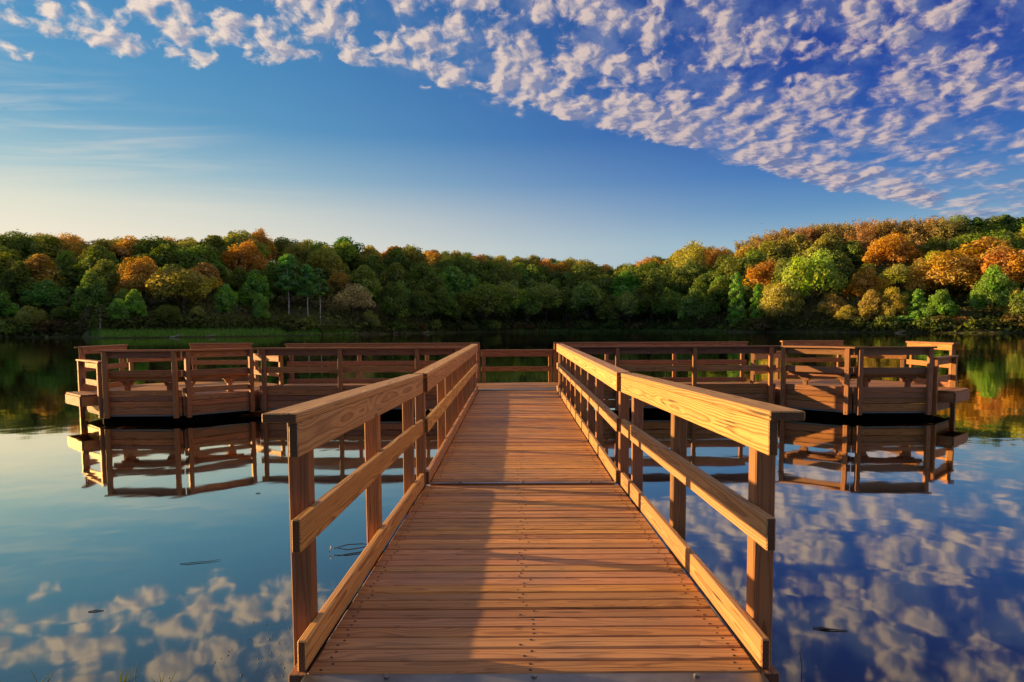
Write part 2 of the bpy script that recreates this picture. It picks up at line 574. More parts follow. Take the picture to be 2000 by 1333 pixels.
M_RAIL = wood_mat('rail_wood', (0.74, 0.455, 0.19), (0.62, 0.34, 0.13), (0.25, 0.10, 0.034), 100.0, 0.74, 0.18, rings_warp=0.026)
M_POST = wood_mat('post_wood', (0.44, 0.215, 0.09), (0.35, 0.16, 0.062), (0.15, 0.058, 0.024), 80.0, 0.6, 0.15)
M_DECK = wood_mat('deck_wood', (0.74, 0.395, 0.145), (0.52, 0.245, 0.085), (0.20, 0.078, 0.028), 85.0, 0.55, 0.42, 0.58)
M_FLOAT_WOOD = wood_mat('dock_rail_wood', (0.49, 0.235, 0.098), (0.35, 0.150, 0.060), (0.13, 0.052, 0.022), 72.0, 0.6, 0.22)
M_END = wood_mat('end_grain', (0.20, 0.105, 0.05), (0.15, 0.075, 0.035), (0.06, 0.028, 0.014), 90.0, 0.6, 0.2, 0.75)  # dark end grain; the colour also carries the shade of the unlit ends
M_STEEL = plain_mat('galvanised_steel', (0.23, 0.235, 0.25), 0.42, 0.85, 6.0, 0.25)
M_SCREW = plain_mat('dark_screw', (0.035, 0.028, 0.024), 0.5, 0.3, 30.0, 0.3)
M_FLOAT = plain_mat('black_float', (0.005, 0.005, 0.005), 0.85, 0.0, 3.0, 0.3, 0.08)
M_SKIRT = plain_mat('weathered_skirt', (0.17, 0.18, 0.17), 0.7, 0.1, 3.0, 0.3)
M_WATER = water_mat()
M_LEAF = leaf_mat()
M_BARK = bark_mat('oak_bark', (0.16, 0.115, 0.08), (0.05, 0.036, 0.026))
M_BIRCH = bark_mat('birch_bark', (0.62, 0.57, 0.50), (0.10, 0.08, 0.07), True)
M_GROUND = ground_mat()
M_TWIG = plain_mat('wet_twig', (0.035, 0.028, 0.022), 0.4, 0.0, 12.0, 0.4, 0.6)
M_DRIFT = plain_mat('bleached_wood', (0.46, 0.42, 0.37), 0.8, 0.0, 5.0, 0.4)
M_BIRD = plain_mat('dark_feather', (0.02, 0.02, 0.022), 0.7, 0.0, 5.0, 0.3)

# ------------------------------------------------------------------ lake
lake = mesh_obj('lake_water', [(-1500, -600, 0), (1500, -600, 0), (1500, 1800, 0), (-1500, 1800, 0)], [(0, 1, 2, 3)], M_WATER)
tag(lake, kind='structure')

# ------------------------------------------------------------------ walkways
TH = 0.038


def walkway(name, label, y0, z0, y1, z1, half, posts, plate_near, first):
    """a railed plank walkway from (y0,z0) to (y1,z1); half = inner half width between the boards"""
    root = empty(name, (0, y0, 0))
    tag(root, label, 'walkway')
    O = Vector((0, y0, 0))
    dirv = Vector((0, y1 - y0, z1 - z0)).normalized()

    def P(x, y, h=0.0):
        return Vector((x, y, z0 + (z1 - z0) * (y - y0) / (y1 - y0) + h)) - O
    up = Vector((0, 0, 1))
    # planks
    pitch, gap = 0.1120, 0.0105
    n = int(round((y1 - y0) / pitch))
    pitch = (y1 - y0) / n
    mb = MB()
    for i in range(n):
        yc = y0 + (i + 0.5) * pitch
        w = pitch - gap * random.uniform(0.7, 1.35)
        dz = random.uniform(-0.0022, 0.0022)
        dy = random.uniform(-0.001, 0.001)
        e = random.uniform(-0.004, 0.004)
        mb.board(P(-half + 0.010 + e, yc + dy, -TH / 2 + dz), P(half - 0.010 + e, yc - dy, -TH / 2 + dz + random.uniform(-.0012, .0012)), dirv, w, TH, ch=0.0065,
                 bow=(0.0, random.uniform(-0.0018, 0.0018)), sap=random.uniform(0.03, 0.10))
        if first or i < 20:
            for sx in (-half + 0.075, -0.02, half - 0.075):
                for sy in (-0.026, 0.026):
                    xx = sx + random.uniform(-.02, .02) * (2.0 if abs(sx) < 0.1 else 1.0)
                    mb.disc(P(xx, yc + sy + random.uniform(-.006, .006), dz + 0.0002), 0.0068, 0.0016, n=7, mi=1)
    mb.build('deck', [M_DECK, M_SCREW], root)
    for s in (-1, 1):
        side = empty('railing', (0, 0, 0))
        side.parent = root
        # stringer beam below
        one('stringer', M_POST, root, P(s * (half - 0.002), y0 + 0.03, -TH - 0.122), P(s * (half - 0.002), y1 - 0.03, -TH - 0.122), up, 0.235, TH, ch=0.003)
        one('edge_strip', M_FLOAT, root, P(s * (half - 0.006), y0 + 0.005, 0.0015), P(s * (half - 0.006), y1 - 0.005, 0.0015), up, 0.007, 0.006, ch=0.001)
        xb = s * (half + TH / 2)
        ov = 0.0
        one('toe_board', M_RAIL, side, P(xb, y0 + 0.03 + ov, 0.055), P(xb, y1 - 0.015, 0.055), up, 0.130, TH, ch=0.006, bow=(0.004, random.uniform(-.004, .004)))
        one('mid_rail', M_RAIL, side, P(xb, y0, 0.562), P(xb, y1 - 0.01, 0.562), up, 0.135, TH, ch=0.005, bow=(random.uniform(-.006, .006), random.uniform(-.004, .004)))
        one('top_rail', M_RAIL, side, P(xb, y0, 0.948), P(xb, y1, 0.948), up, 0.138, TH, ch=0.004, bow=(0.0, random.uniform(-.003, .003)))
        xc = s * (half + 0.0675)
        one('cap_rail', M_RAIL, side, P(xc, y0 - 0.015, 1.0375), P(xc, y1 + 0.005, 1.0375), Vector((1, 0, 0)), 0.140, TH, ch=0.005, sap=0.07)
        for yp in posts:
            xp = s * (half + TH + 0.0445)
            lean = random.uniform(-.003, .003)
            one('post', M_POST, side, P(xp + lean, yp, -0.16), P(xp, yp, 1.0175), Vector((1, 0, 0)), 0.089, 0.089, ch=0.006, tone=(0.5, 0.9))
        if first:
            blk = one('block', M_POST, side, P(s * (half + 0.02), y0 - 0.0, -0.03), P(s * (half + 0.02), y0 + 0.30, -0.03), up, 0.045, 0.09, ch=0.003)
    # cross joists
    jm = MB()
    k = 0
    yy = y0 + 0.08
    while yy < y1 - 0.02:
        jm.board(P(-half + 0.075, yy, -TH - 0.105), P(half - 0.075, yy, -TH - 0.105), up, 0.185, TH, ch=0.002)
        yy += 0.5
    jm.build('joist', M_POST, root)
    # hinge plate
    if plate_near:
        y_p, dzp, wid = plate_near
        hp = MB()
        hp.board(P(-half + 0.0, y_p, dzp), P(half - 0.0, y_p, dzp), Vector((0, 1, 0)), wid, 0.008, ch=0.002)
        for bx in (-0.62, 0.0, 0.62):
            hp.disc(P(bx + (0.03 if bx else 0), y_p + wid * 0.12, dzp + 0.004), 0.013, 0.011, n=6)
        hp.mi = [0] * len(hp.mi)
        hp.build('hinge_plate', M_STEEL, root)
    return root


YA, ZA = 2.66, 0.628
YJ, ZJ = 6.37, 0.523
YE, ZE = 15.36, 0.572
walkway('walkway', 'short plank walkway section with timber railings nearest the camera, steel plate across its near end', YA, ZA, YJ - 0.012, ZJ, 0.925, (2.95, 4.45, 5.96), (YA - 0.035, -0.012, 0.11), True)
walkway('walkway', 'long plank walkway section beyond the joint, its timber railings closely posted, leading to the dock', YJ + 0.012, ZJ + 0.006, YE, ZE, 0.885,
        (6.45, 8.3, 9.25, 10.2, 11.15, 12.1, 13.0, 13.95, 14.9, 15.28), (YJ + 0.035, 0.005, 0.055), False)

# ------------------------------------------------------------------ dock platforms
DZ = 0.58            # dock deck height above the water


def facet_frame(p0, p1, centre):
    p0, p1 = Vector((*p0, 0)), Vector((*p1, 0))
    a = (p1 - p0).normalized()
    n = Vector((-a.y, a.x, 0))
    if (Vector((*centre, 0)) - p0).dot(n) < 0:
        n = -n
    return p0, p1, a, n        # n points inwards


def railing(root, p0, p1, centre, kind, posts, mit=(0.0, 0.0), toe=0.0, cap_ext=(0.0, 0.0), fascia=True, mat=None, deep=()):
    """one straight railing: posts outside, boards inside, cap on top.  kind: high | low | none"""
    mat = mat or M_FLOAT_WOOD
    O = root.location
    p0, p1, a, n = facet_frame(p0, p1, centre)
    L = (p1 - p0).length
    up = Vector((0, 0, 1))

    def P(s, inn, h):
        q = p0 + a * s + n * inn
        return Vector((q.x, q.y, DZ + h)) - O
    # mitre sign: width direction is n, so the ends slant with the inward offset
    def ends(inn):
        return mit[0] * inn, L - mit[1] * inn
    inn = TH / 2
    panel = None
    if fascia:
        s0, s1 = ends(inn)
        fb = MB()
        for (hc, hw) in ((-0.062, 0.106), (-0.178, 0.112), (-0.322, 0.160)):
            fb.board(P(s0 + .012, inn, hc), P(s1 - .012, inn, hc), up, hw, TH, ch=0.007)
        fb.build('fascia', mat, root)
        one('skirt', M_SKIRT, root, P(s0 + .02, inn + 0.004, -0.422), P(s1 - .02, inn + 0.004, -0.422), up, 0.034, 0.03, ch=0.002)
    if kind != 'none':
        panel = empty('railing', (0, 0, 0))
        panel.parent = root
        s0, s1 = ends(inn)
        s0 += .012
        s1 -= .012
        if kind == 'high':
            rows = (('top_rail', 0.868, 0.138), ('mid_rail', 0.470, 0.135))
            ztop = 0.940
        elif kind == 'tall':
            rows = (('top_rail', 0.915, 0.138), ('mid_rail', 0.505, 0.120))
            ztop = 0.985
        else:
            rows = (('top_rail', 0.635, 0.135), ('mid_rail', 0.250, 0.125))
            ztop = 0.705
        for nm, h, wd in rows:
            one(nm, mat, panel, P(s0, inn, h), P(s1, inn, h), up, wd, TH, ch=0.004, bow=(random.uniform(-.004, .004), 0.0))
        if toe is not None:
            one('toe_board', mat, panel, P(s0, inn, 0.060 + toe), P(s1, inn, 0.060 + toe), up, 0.112, TH, ch=0.004, bow=(toe * 0.15, 0.0))
        ci = -0.025
        c0, c1 = ends(ci)
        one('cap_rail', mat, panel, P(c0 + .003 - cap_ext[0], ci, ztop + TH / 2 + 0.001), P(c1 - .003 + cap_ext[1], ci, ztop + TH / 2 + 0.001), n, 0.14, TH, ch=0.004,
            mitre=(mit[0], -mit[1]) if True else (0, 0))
        for k, ps in enumerate(posts):
            bot = -0.47 if k not in deep else -1.1
            pm = MB()
            pm.board(P(ps, -0.0445, bot), P(ps, -0.0445, ztop), a, 0.089, 0.089, ch=0.005, tone=(0.5, 0.9))
            for bh in (-0.42, -0.20, 0.47):
                pm.disc(P(ps + random.uniform(-.012, .012), -0.089, bh), 0.010, 0.006, mi=1, n=6, nrm=-n)
            pm.build('post', [M_FLOAT_WOOD, M_SCREW], panel)
    return panel


def planks_in_polygon(poly, y0, y1, root, inset=0.04):
    """transverse planks clipped to a convex polygon"""
    O = root.location
    pitch = 0.1445
    n = max(1, int(round((y1 - y0) / pitch)))
    pitch = (y1 - y0) / n

    def xs(y):
        out = []
        m = len(poly)
        for i in range(m):
            (ax, ay), (bx, by) = poly[i], poly[(i + 1) % m]
            if abs(by - ay) < 1e-9:
                continue
            f = (y - ay) / (by - ay)
            if -1e-6 <= f <= 1 + 1e-6:
                out.append(ax + (bx - ax) * f)
        return (min(out), max(out)) if out else (0, 0)
    mb = MB()
    for i in range(n):
        ya, yb = y0 + i * pitch + 0.003, y0 + (i + 1) * pitch - 0.003
        la, ra = xs(ya)
        lb, rb = xs(yb)
        yc, w = (ya + yb) / 2, yb - ya
        l, r = (la + lb) / 2 + inset, (ra + rb) / 2 - inset
        dz = random.uniform(-.002, .002)
        mb.board(Vector((l, yc, DZ - TH / 2 + dz)) - O, Vector((r, yc, DZ - TH / 2 + dz)) - O, Vector((0, 1, 0)), w, TH, ch=0.004,
                 mitre=((lb - la) / w, (rb - ra) / w))
    mb.build('deck', M_DECK, root)


def floats(root, spans):
    O = root.location
    for (x0, x1, ya, yb) in spans:
        m = MB()
        m.board(Vector((x0, (ya + yb) / 2, -0.10)) - O, Vector((x1, (ya + yb) / 2, -0.10)) - O, Vector((0, 1, 0)), yb - ya, 0.50, ch=0.05)
        m.mi = [0] * len(m.mi)
        m.build('float', M_FLOAT, root)


def bench(p0, p1, centre, label, inn0=0.10, s0=0.20, s1=0.20, legs=(0.25, 0.75)):
    p0v, p1v, a, n = facet_frame(p0, p1, centre)
    L = (p1v - p0v).length
    o = p0v + a * (L / 2) + n * (inn0 + 0.19)
    root = empty('bench', (o.x, o.y, DZ))
    tag(root, label, 'bench', 'plank benches along the octagonal decks')
    O = Vector((o.x, o.y, DZ))
    up = Vector((0, 0, 1))

    def P(s, inn, h):
        q = p0v + a * s + n * inn
        return Vector((q.x, q.y, DZ + h)) - O
    sm = MB()
    for k in range(2):
        sm.board(P(s0, inn0 + 0.095 + 0.195 * k, 0.385), P(L - s1, inn0 + 0.095 + 0.195 * k, 0.385), n, 0.188, TH, ch=0.004)
    sm.build('seat', M_FLOAT_WOOD, root)
    am = MB()
    for inn in (inn0 + 0.045, inn0 + 0.335):
        am.board(P(s0 + 0.02, inn, 0.339), P(L - s1 - 0.02, inn, 0.339), up, 0.052, 0.036, ch=0.003)
    am.build('seat_frame', M_FLOAT_WOOD, root)
    for f in legs:
        s = s0 + (L - s0 - s1) * f
        lg = MB()
        lg.board(P(s, inn0 + 0.19, 0.002), P(s, inn0 + 0.19, 0.255), a, 0.089, 0.089, ch=0.004)
        lg.board(P(s - 0.065, inn0 + 0.19, 0.0125), P(s + 0.065, inn0 + 0.19, 0.0125), n, 0.15, 0.022, ch=0.003)
        # corbel: tapered bracket
        for sg in (-1, 1):
            lg.board(P(s + sg * 0.050, inn0 + 0.19, 0.20), P(s + sg * 0.092, inn0 + 0.19, 0.285), a, 0.045, 0.088, ch=0.003)
        lg.board(P(s - 0.115, inn0 + 0.19, 0.294), P(s + 0.115, inn0 + 0.19, 0.294), n, 0.25, 0.036, ch=0.003)
        lg.build('leg', M_FLOAT_WOOD, root)
    return root


T8 = math.tan(R(22.5))
CXO, YN, YF = 7.95, 14.42, 18.36
HB, HW = 0.83, 1.95
YC_, YD_ = 15.47, 17.28


def octagon(sgn, label):
    cx = sgn * CXO
    cy = (YN + YF) / 2
    root = empty('dock_platform', (cx, cy, 0))
    tag(root, label, 'dock')
    s = sgn

    def pt(dx, y):
        return (cx + dx * s, y)
    # going round from the outer near corner: A, B (near facet), C, D (side facing the walkway), E, F (rear), G, H (outer side)
    A, B, C_, D, E, F, G, H = pt(HB, YN), pt(-HB, YN), pt(-HW, YC_), pt(-HW, YD_), pt(-HB, YF), pt(HB, YF), pt(HW, YD_), pt(HW, YC_)
    c = (cx, cy)
    L1 = 2 * HB
    L2 = math.hypot(HW - HB, YC_ - YN)
    L3 = YD_ - YC_
    m8 = (T8, T8)
    railing(root, A, B, c, 'high', (0.075, L1 - 0.115), m8, 0.0)
    railing(root, B, C_, c, 'high', (0.115, L2 - 0.065), (T8, 0.0), 0.045 if sgn < 0 else 0.0, cap_ext=(0, 0.02))
    railing(root, D, E, c, 'low', (0.06, L2 - 0.10), (0.0, 0.1), None)
    railing(root, E, F, c, 'tall', (0.08, L1 - 0.08), (0.1, 0.1), 0.0)
    railing(root, F, G, c, 'low', (0.10, L2 - 0.10), (0.1, 0.1), None)
    railing(root, G, H, c, 'tall', (0.12, L3 - 0.12), (0.1, 0.1), 0.0, cap_ext=(0.05, 0.05))
    railing(root, H, A, c, 'low', (0.075, L2 - 0.085), m8, None, deep=(0,))
    railing(root, C_, D, c, 'none', ())
    planks_in_polygon([A, B, C_, D, E, F, G, H], YN + 0.042, YF - 0.042, root, 0.045)
    # ledge box that juts out under the low railing
    p0, p1, a, n = facet_frame(H, A, c)
    O = root.location
    up = Vector((0, 0, 1))
    q0, q1 = p0 + a * 0.22, p1 - a * 0.24
    lb = MB()
    zt = DZ + 0.012
    for k in range(3):
        off = -n * (0.055 + 0.128 * k)
        lb.board(Vector((q0.x + off.x, q0.y + off.y, zt)) - O, Vector((q1.x + off.x, q1.y + off.y, zt)) - O, n, 0.124, TH, ch=0.004)
    off = -n * 0.375
    lb.board(Vector((q0.x + off.x, q0.y + off.y, zt - 0.124)) - O, Vector((q1.x + off.x, q1.y + off.y, zt - 0.124)) - O, up, 0.205, TH, ch=0.004)
    for q in (q0 + a * 0.02, q1 - a * 0.02):
        e0, e1 = q - n * 0.004, q - n * 0.354
        lb.board(Vector((e0.x, e0.y, zt - 0.124)) - O, Vector((e1.x, e1.y, zt - 0.124)) - O, up, 0.204, TH, ch=0.004)
    lb.build('ledge', M_FLOAT_WOOD, root)
    floats(root, [(cx - 1.2, cx + 1.2, YN + 0.48, YF - 0.40)])
    jm = MB()
    for k in range(5):
        yy = YN + 0.5 + k * 0.72
        jm.board(Vector((cx - 1.2, yy, DZ - 0.16)) - O, Vector((cx + 1.2, yy, DZ - 0.16)) - O, up, 0.20, 0.08, ch=0.003)
    jm.build('joist', M_POST, root)
    return A, B, C_, c


WORD = {-1: 'left', 1: 'right'}
for sg in (-1, 1):
    A, B, C_, c = octagon(sg, 'octagonal railed plank deck at the %s end of the dock, %s' % (WORD[sg], 'slanted boards partly sunlit' if sg > 0 else 'front boards in shade'))
    bench(A, B, c, 'plank bench along the front railing of the %s octagonal deck, beside the outer corner' % WORD[sg], legs=(0.2, 0.80), s0=0.04, s1=0.10)
    bench(B, C_, c, 'plank bench along the slanted railing of the %s octagonal deck, next to the centre deck' % WORD[sg], legs=(0.12, 0.74), s0=0.10, s1=0.08)

# centre platform
YN2, YR2 = 15.50, 17.50
XE = 5.90
ctr = empty('dock_platform', (0, (YN2 + YR2) / 2, 0))
tag(ctr, 'long straight railed dock section between the two octagonal decks, where the walkway lands', 'dock')
cc = (0, (YN2 + YR2) / 2)
for sg in (-1, 1):
    railing(ctr, (sg * 1.0, YN2), (sg * XE, YN2), cc, 'high', (0.37, 1.27, 3.02, XE - 1.0 - 0.15), (0, 0), 0.0, cap_ext=(-0.12, 0.03))
    railing(ctr, (sg * 0.95, YR2), (sg * XE, YR2), cc, 'tall', (0.045, 1.36, 3.10, XE - 0.95 - 0.10), (0, 0), 0.0, cap_ext=(0.0, 0.03))
    railing(ctr, (sg * XE, YN2 + 0.02), (sg * XE, YR2 - 0.02), cc, 'none', ())
railing(ctr, (-0.93, YR2), (0.93, YR2), cc, 'low', (0.075, 1.785), (0, 0), None)
# the low rail in the middle of the rear side is a little taller than those of the octagons
low = [o for o in ctr.children if o.name.startswith('railing')][-1]
low.location = (0, 0, 0.10)
planks_in_polygon([(-XE, YN2), (XE, YN2), (XE, YR2), (-XE, YR2)], YN2 + 0.042, YR2 - 0.042, ctr, 0.045)
floats(ctr, [(-5.6, -2.6, YN2 + 0.3, YR2 - 0.3), (-1.6, 1.6, YN2 + 0.3, YR2 - 0.3), (2.6, 5.6, YN2 + 0.3, YR2 - 0.3)])
jm = MB()
for k in range(3):
    yy = YN2 + 0.35 + k * 0.65
    jm.board(Vector((-5.7, yy - ctr.location.y, DZ - 0.16)), Vector((5.7, yy - ctr.location.y, DZ - 0.16)), Vector((0, 0, 1)), 0.20, 0.08, ch=0.003)
jm.build('joist', M_POST, ctr)
# landing flap between walkway and dock
fl = MB()
fl.board(Vector((-0.86, 15.50 - ctr.location.y, DZ + 0.004)), Vector((0.86, 15.50 - ctr.location.y, DZ + 0.004)), Vector((0, 1, 0)), 0.34, 0.006, ch=0.001)
fl.mi = [0] * len(fl.mi)
fl.build('landing_plate', M_STEEL, ctr)

# ------------------------------------------------------------------ far shore terrain
def pxt(px):
    return (px - 1004.0) / F_PX


SH = [(-1500, 120), (-600, 128), (0, 150), (170, 152), (200, 137), (400, 146), (620, 166), (750, 195), (900, 225), (1100, 238), (1300, 225),
      (1450, 195), (1700, 170), (1900, 156), (2100, 150), (2600, 140), (3600, 125)]
SKY = [(-1500, 500), (-600, 470), (0, 464), (60, 462), (150, 462), (185, 474), (225, 465), (280, 467), (380, 469), (400, 476), (440, 460), (470, 455), (500, 452),
       (540, 463), (575, 477), (640, 474), (700, 470), (725, 486), (790, 485), (870, 497), (960, 500), (1040, 501), (1090, 511), (1130, 508), (1170, 519),
       (1215, 521), (1260, 510), (1310, 500), (1340, 480), (1385, 479), (1420, 488), (1440, 478), (1500, 456), (1560, 446), (1620, 439), (1700, 434), (1800, 431),
       (1900, 432), (1960, 426), (2000, 428), (2600, 432), (3600, 460)]


def interp(tab, x):
    return float(np.interp(x, [q[0] for q in tab], [q[1] for q in tab]))


RIDGE = 66.0


def shore(px):
    return interp(SH, px)


def sky_z(px, r):
    """height that an object at forward distance r must reach to meet the skyline"""
    y = interp(SKY, px) - (px - 1004) * math.tan(ROLL) * -1.0
    return CAMZ + (638.0 - y) / F_PX * r


def ridge_ground(px):
    g = np.mean([sky_z(px + d, shore(px) + RIDGE) for d in (-90, -45, 0, 45, 90)])
    return g - 9.5


def ground_z(px, sr):
    """height at sr metres behind the shoreline"""
    if sr < 0:
        return -0.9
    G = ridge_ground(px)
    f = min(sr / RIDGE, 1.0)
    base = 0.25 + 0.5 * min(sr / 4.0, 1.0)
    z = base + (G - base) * (f ** 1.05)
    if sr > RIDGE:
        z -= (sr - RIDGE) * 0.10
    return z


def far_pos(px, sr):
    r = shore(px) + sr
    return Vector((CAMX + pxt(px) * r, r, ground_z(px, sr)))


tv, tf = [], []
pxs = list(range(-1500, 0, 100)) + list(range(0, 1001, 20)) + list(range(1050, 3601, 50))
srs = [-6.0, -0.6, 0.0, 1.0, 2.5, 5, 10, 16, 24, 32, 42, 54, 66, 90, 130, 200]
for px in pxs:
    for sr in srs:
        q = far_pos(px, sr)
        q.z += (math.sin(px * 0.05 + sr) * 0.12 + math.sin(px * 0.013 + sr * 0.4) * 0.25) * (1 if sr > 4 else 0)
        if sr == 0.0:
            q.z = 0.10
        if sr == -0.6:
            q.z = -0.12
        tv.append(q)
ns = len(srs)
for i in range(len(pxs) - 1):
    for j in range(ns - 1):
        tf.append((i * ns + j, (i + 1) * ns + j, (i + 1) * ns + j + 1, i * ns + j + 1))
terr = mesh_obj('hillside', tv, tf, M_GROUND, smooth=True)
tag(terr, kind='structure')


# ------------------------------------------------------------------ trees
def tube(verts, faces, pts, radii, n=6):
    base = len(verts)
    for i, (p, r) in enumerate(zip(pts, radii)):
        p = Vector(p)
        d = (Vector(pts[min(i + 1, len(pts) - 1)]) - Vector(pts[max(i - 1, 0)])).normalized()
        t1 = d.orthogonal().normalized()
        if abs(d.z) > 0.5:
            t1 = (Vector((1, 0, 0)) - d * d.x).normalized()
        t2 = d.cross(t1)
        for k in range(n):
            an = 2 * math.pi * k / n
            verts.append(p + t1 * (math.cos(an) * r) + t2 * (math.sin(an) * r))
    for i in range(len(pts) - 1):
        for k in range(n):
            k2 = (k + 1) % n
            faces.append((base + i * n + k, base + i * n + k2, base + (i + 1) * n + k2, base + (i + 1) * n + k))
    faces.append(tuple(base + (len(pts) - 1) * n + k for k in range(n)))


def leaves(centres, sizes, outward, rng, flat=0.5):
    """diamond leaf sprays; outward gives the preferred normal"""
    n = len(centres)
    nr = outward + rng.normal(0, 0.55, (n, 3)) + np.array([0, 0, 0.35])
    nr /= np.linalg.norm(nr, axis=1)[:, None] + 1e-9
    ref = rng.normal(0, 1, (n, 3))
    t1 = np.cross(nr, ref)
    t1 /= np.linalg.norm(t1, axis=1)[:, None] + 1e-9
    t2 = np.cross(nr, t1)
    s = sizes[:, None]
    k = rng.uniform(0.45, 0.8, (n, 1))
    a = centres + t1 * s
    b = centres + t2 * s * k + nr * s * 0.18
    c = centres - t1 * s * rng.uniform(0.7, 1.0, (n, 1))
    d = centres - t2 * s * k + nr * s * 0.10
    v = np.stack([a, b, c, d], 1).reshape(-1, 3)
    f = np.arange(4 * n).reshape(-1, 4)
    return v, f


def crown_mesh(name, blobs, n_leaf, size, rng, squash=0.8, hollow=0.55):
    """blobs: (x,y,z,r) clumps of foliage"""
    blobs = np.array(blobs)
    wts = blobs[:, 3] ** 2
    idx = rng.choice(len(blobs), n_leaf, p=wts / wts.sum())
    dirs = rng.normal(0, 1, (n_leaf, 3))
    dirs[:, 2] = np.where(dirs[:, 2] < -0.2, dirs[:, 2] * 0.45, dirs[:, 2])
    dirs /= np.linalg.norm(dirs, axis=1)[:, None]
    rad = blobs[idx, 3] * (hollow + (1.08 - hollow) * rng.random(n_leaf) ** 0.6)
    stray = rng.random(n_leaf) < 0.07
    rad = np.where(stray, rad * rng.uniform(1.05, 1.32, n_leaf), rad)
    c = blobs[idx, :3] + dirs * rad[:, None] * np.array([1, 1, squash])
    v, f = leaves(c, size * rng.uniform(0.6, 1.35, n_leaf), dirs, rng)
    bl = rng.random((len(blobs), 3))
    at = 0.55 * bl[idx] + 0.45 * rng.random((n_leaf, 3))
    at = np.repeat(at, 4, axis=0)
    me = bpy.data.meshes.new(name)
    me.from_pydata(v.tolist(), [], f.tolist())
    me.materials.append(M_LEAF)
    a = me.attributes.new('leaf', 'FLOAT_VECTOR', 'POINT')
    a.data.foreach_set('vector', at.astype(np.float32).ravel())
    me.update()
    return me


def trunk_mesh(name, pts, radii, limbs, mat):
    v, f = [], []
    tube(v, f, pts, radii, 7)
    for (p, r) in limbs:
        tube(v, f, p, r, 5)
    me = bpy.data.meshes.new(name)
    me.from_pydata([tuple(q) for q in v], [], f)
    me.materials.append(mat)
    me.polygons.foreach_set('use_smooth', np.ones(len(me.polygons), dtype=bool))
    me.update()
    return me


def make_broad(seed, h=12.0, w=9.0, low=0.28, n_leaf=5200, size=0.33, nb=26, bare=0.0):
    """a broad deciduous tree of clumps on limbs"""
    rng = np.random.default_rng(seed)
    rnd = random.Random(seed)
    cz = h * (low + (1 - low) / 2)
    rz = h * (1 - low) / 2
    blobs = []
    tries = 0
    while len(blobs) < nb and tries < 4000:
        tries += 1
        d = rng.normal(0, 1, 3)
        d /= np.linalg.norm(d)
        q = rng.uniform(0.30, 1.0) ** 0.8 * 0.93
        if d[2] < -0.55:
            continue
        taper = 1.0 - 0.25 * max(0, d[2])
        p = np.array([d[0] * q * w / 2 * taper, d[1] * q * w / 2 * taper, cz + d[2] * q * rz])
        r = rng.uniform(0.085, 0.19) * w
        if any(np.linalg.norm(p - b[:3]) < 0.60 * min(r, b[3]) for b in blobs):
            continue
        blobs.append(np.array([*p, r]))
    blobs.append(np.array([0, 0, h - 0.16 * w, 0.17 * w]))
    lean = rnd.uniform(-0.4, 0.4)
    tp = [(0, 0, -0.6), (lean * .2, 0, h * 0.15), (lean * .5, lean * .3, h * 0.35), (lean * .7, lean * .3, h * 0.6), (lean, 0, h * 0.82)]
    tr = [0.036 * h * .6, 0.024 * h * .6, 0.019 * h * .6, 0.012 * h * .6, 0.004 * h * .6]
    limbs = []
    for b in blobs[::2]:
        st = Vector((lean * .4, lean * .2, h * rnd.uniform(0.22, 0.5)))
        en = Vector(b[:3])
        md = (st + en) / 2 + Vector((0, 0, -0.06 * h + rnd.uniform(-.2, .2)))
        limbs.append(([st, md, en], [0.011 * h * .6, 0.007 * h * .6, 0.002 * h * .6]))
    return crown_mesh('crown', blobs, n_leaf, size, rng, squash=1.0), trunk_mesh('trunk', tp, tr, limbs, M_BARK), h


def make_slim(seed, h=12.0, w=4.2, low=0.15, n_leaf=3000, size=0.28, bark=None, nb=18):
    """a slender upright tree"""
    rng = np.random.default_rng(seed)
    rnd = random.Random(seed)
    blobs = []
    for i in range(nb):
        f = (i + 0.5) / nb
        z = h * (low + (1 - low) * f)
        rr = w / 2 * (math.sin(math.pi * min(1, 0.18 + f * 0.82)) ** 0.7) * 0.55
        an = i * 2.4 + rnd.uniform(-.5, .5)
        blobs.append((math.cos(an) * rr, math.sin(an) * rr, z, w * rnd.uniform(0.12, 0.23) * (1 - 0.35 * f)))
    k = rnd.uniform(-.3, .3)
    tp = [(0, 0, -0.5), (k * .4, .1, h * .3), (k, 0, h * .6), (k * .8, -.1, h * .95)]
    tr = [0.15, 0.12, 0.08, 0.02] if bark is None else [0.10, 0.08, 0.05, 0.02]
    limbs = [([Vector((k * .6, 0, b[2] * .85)), Vector(b[:3])], [0.05, 0.015]) for b in blobs[::2]]
    return crown_mesh('crown', blobs, n_leaf, size, rng), trunk_mesh('trunk', tp, tr, limbs, bark or M_BARK), h


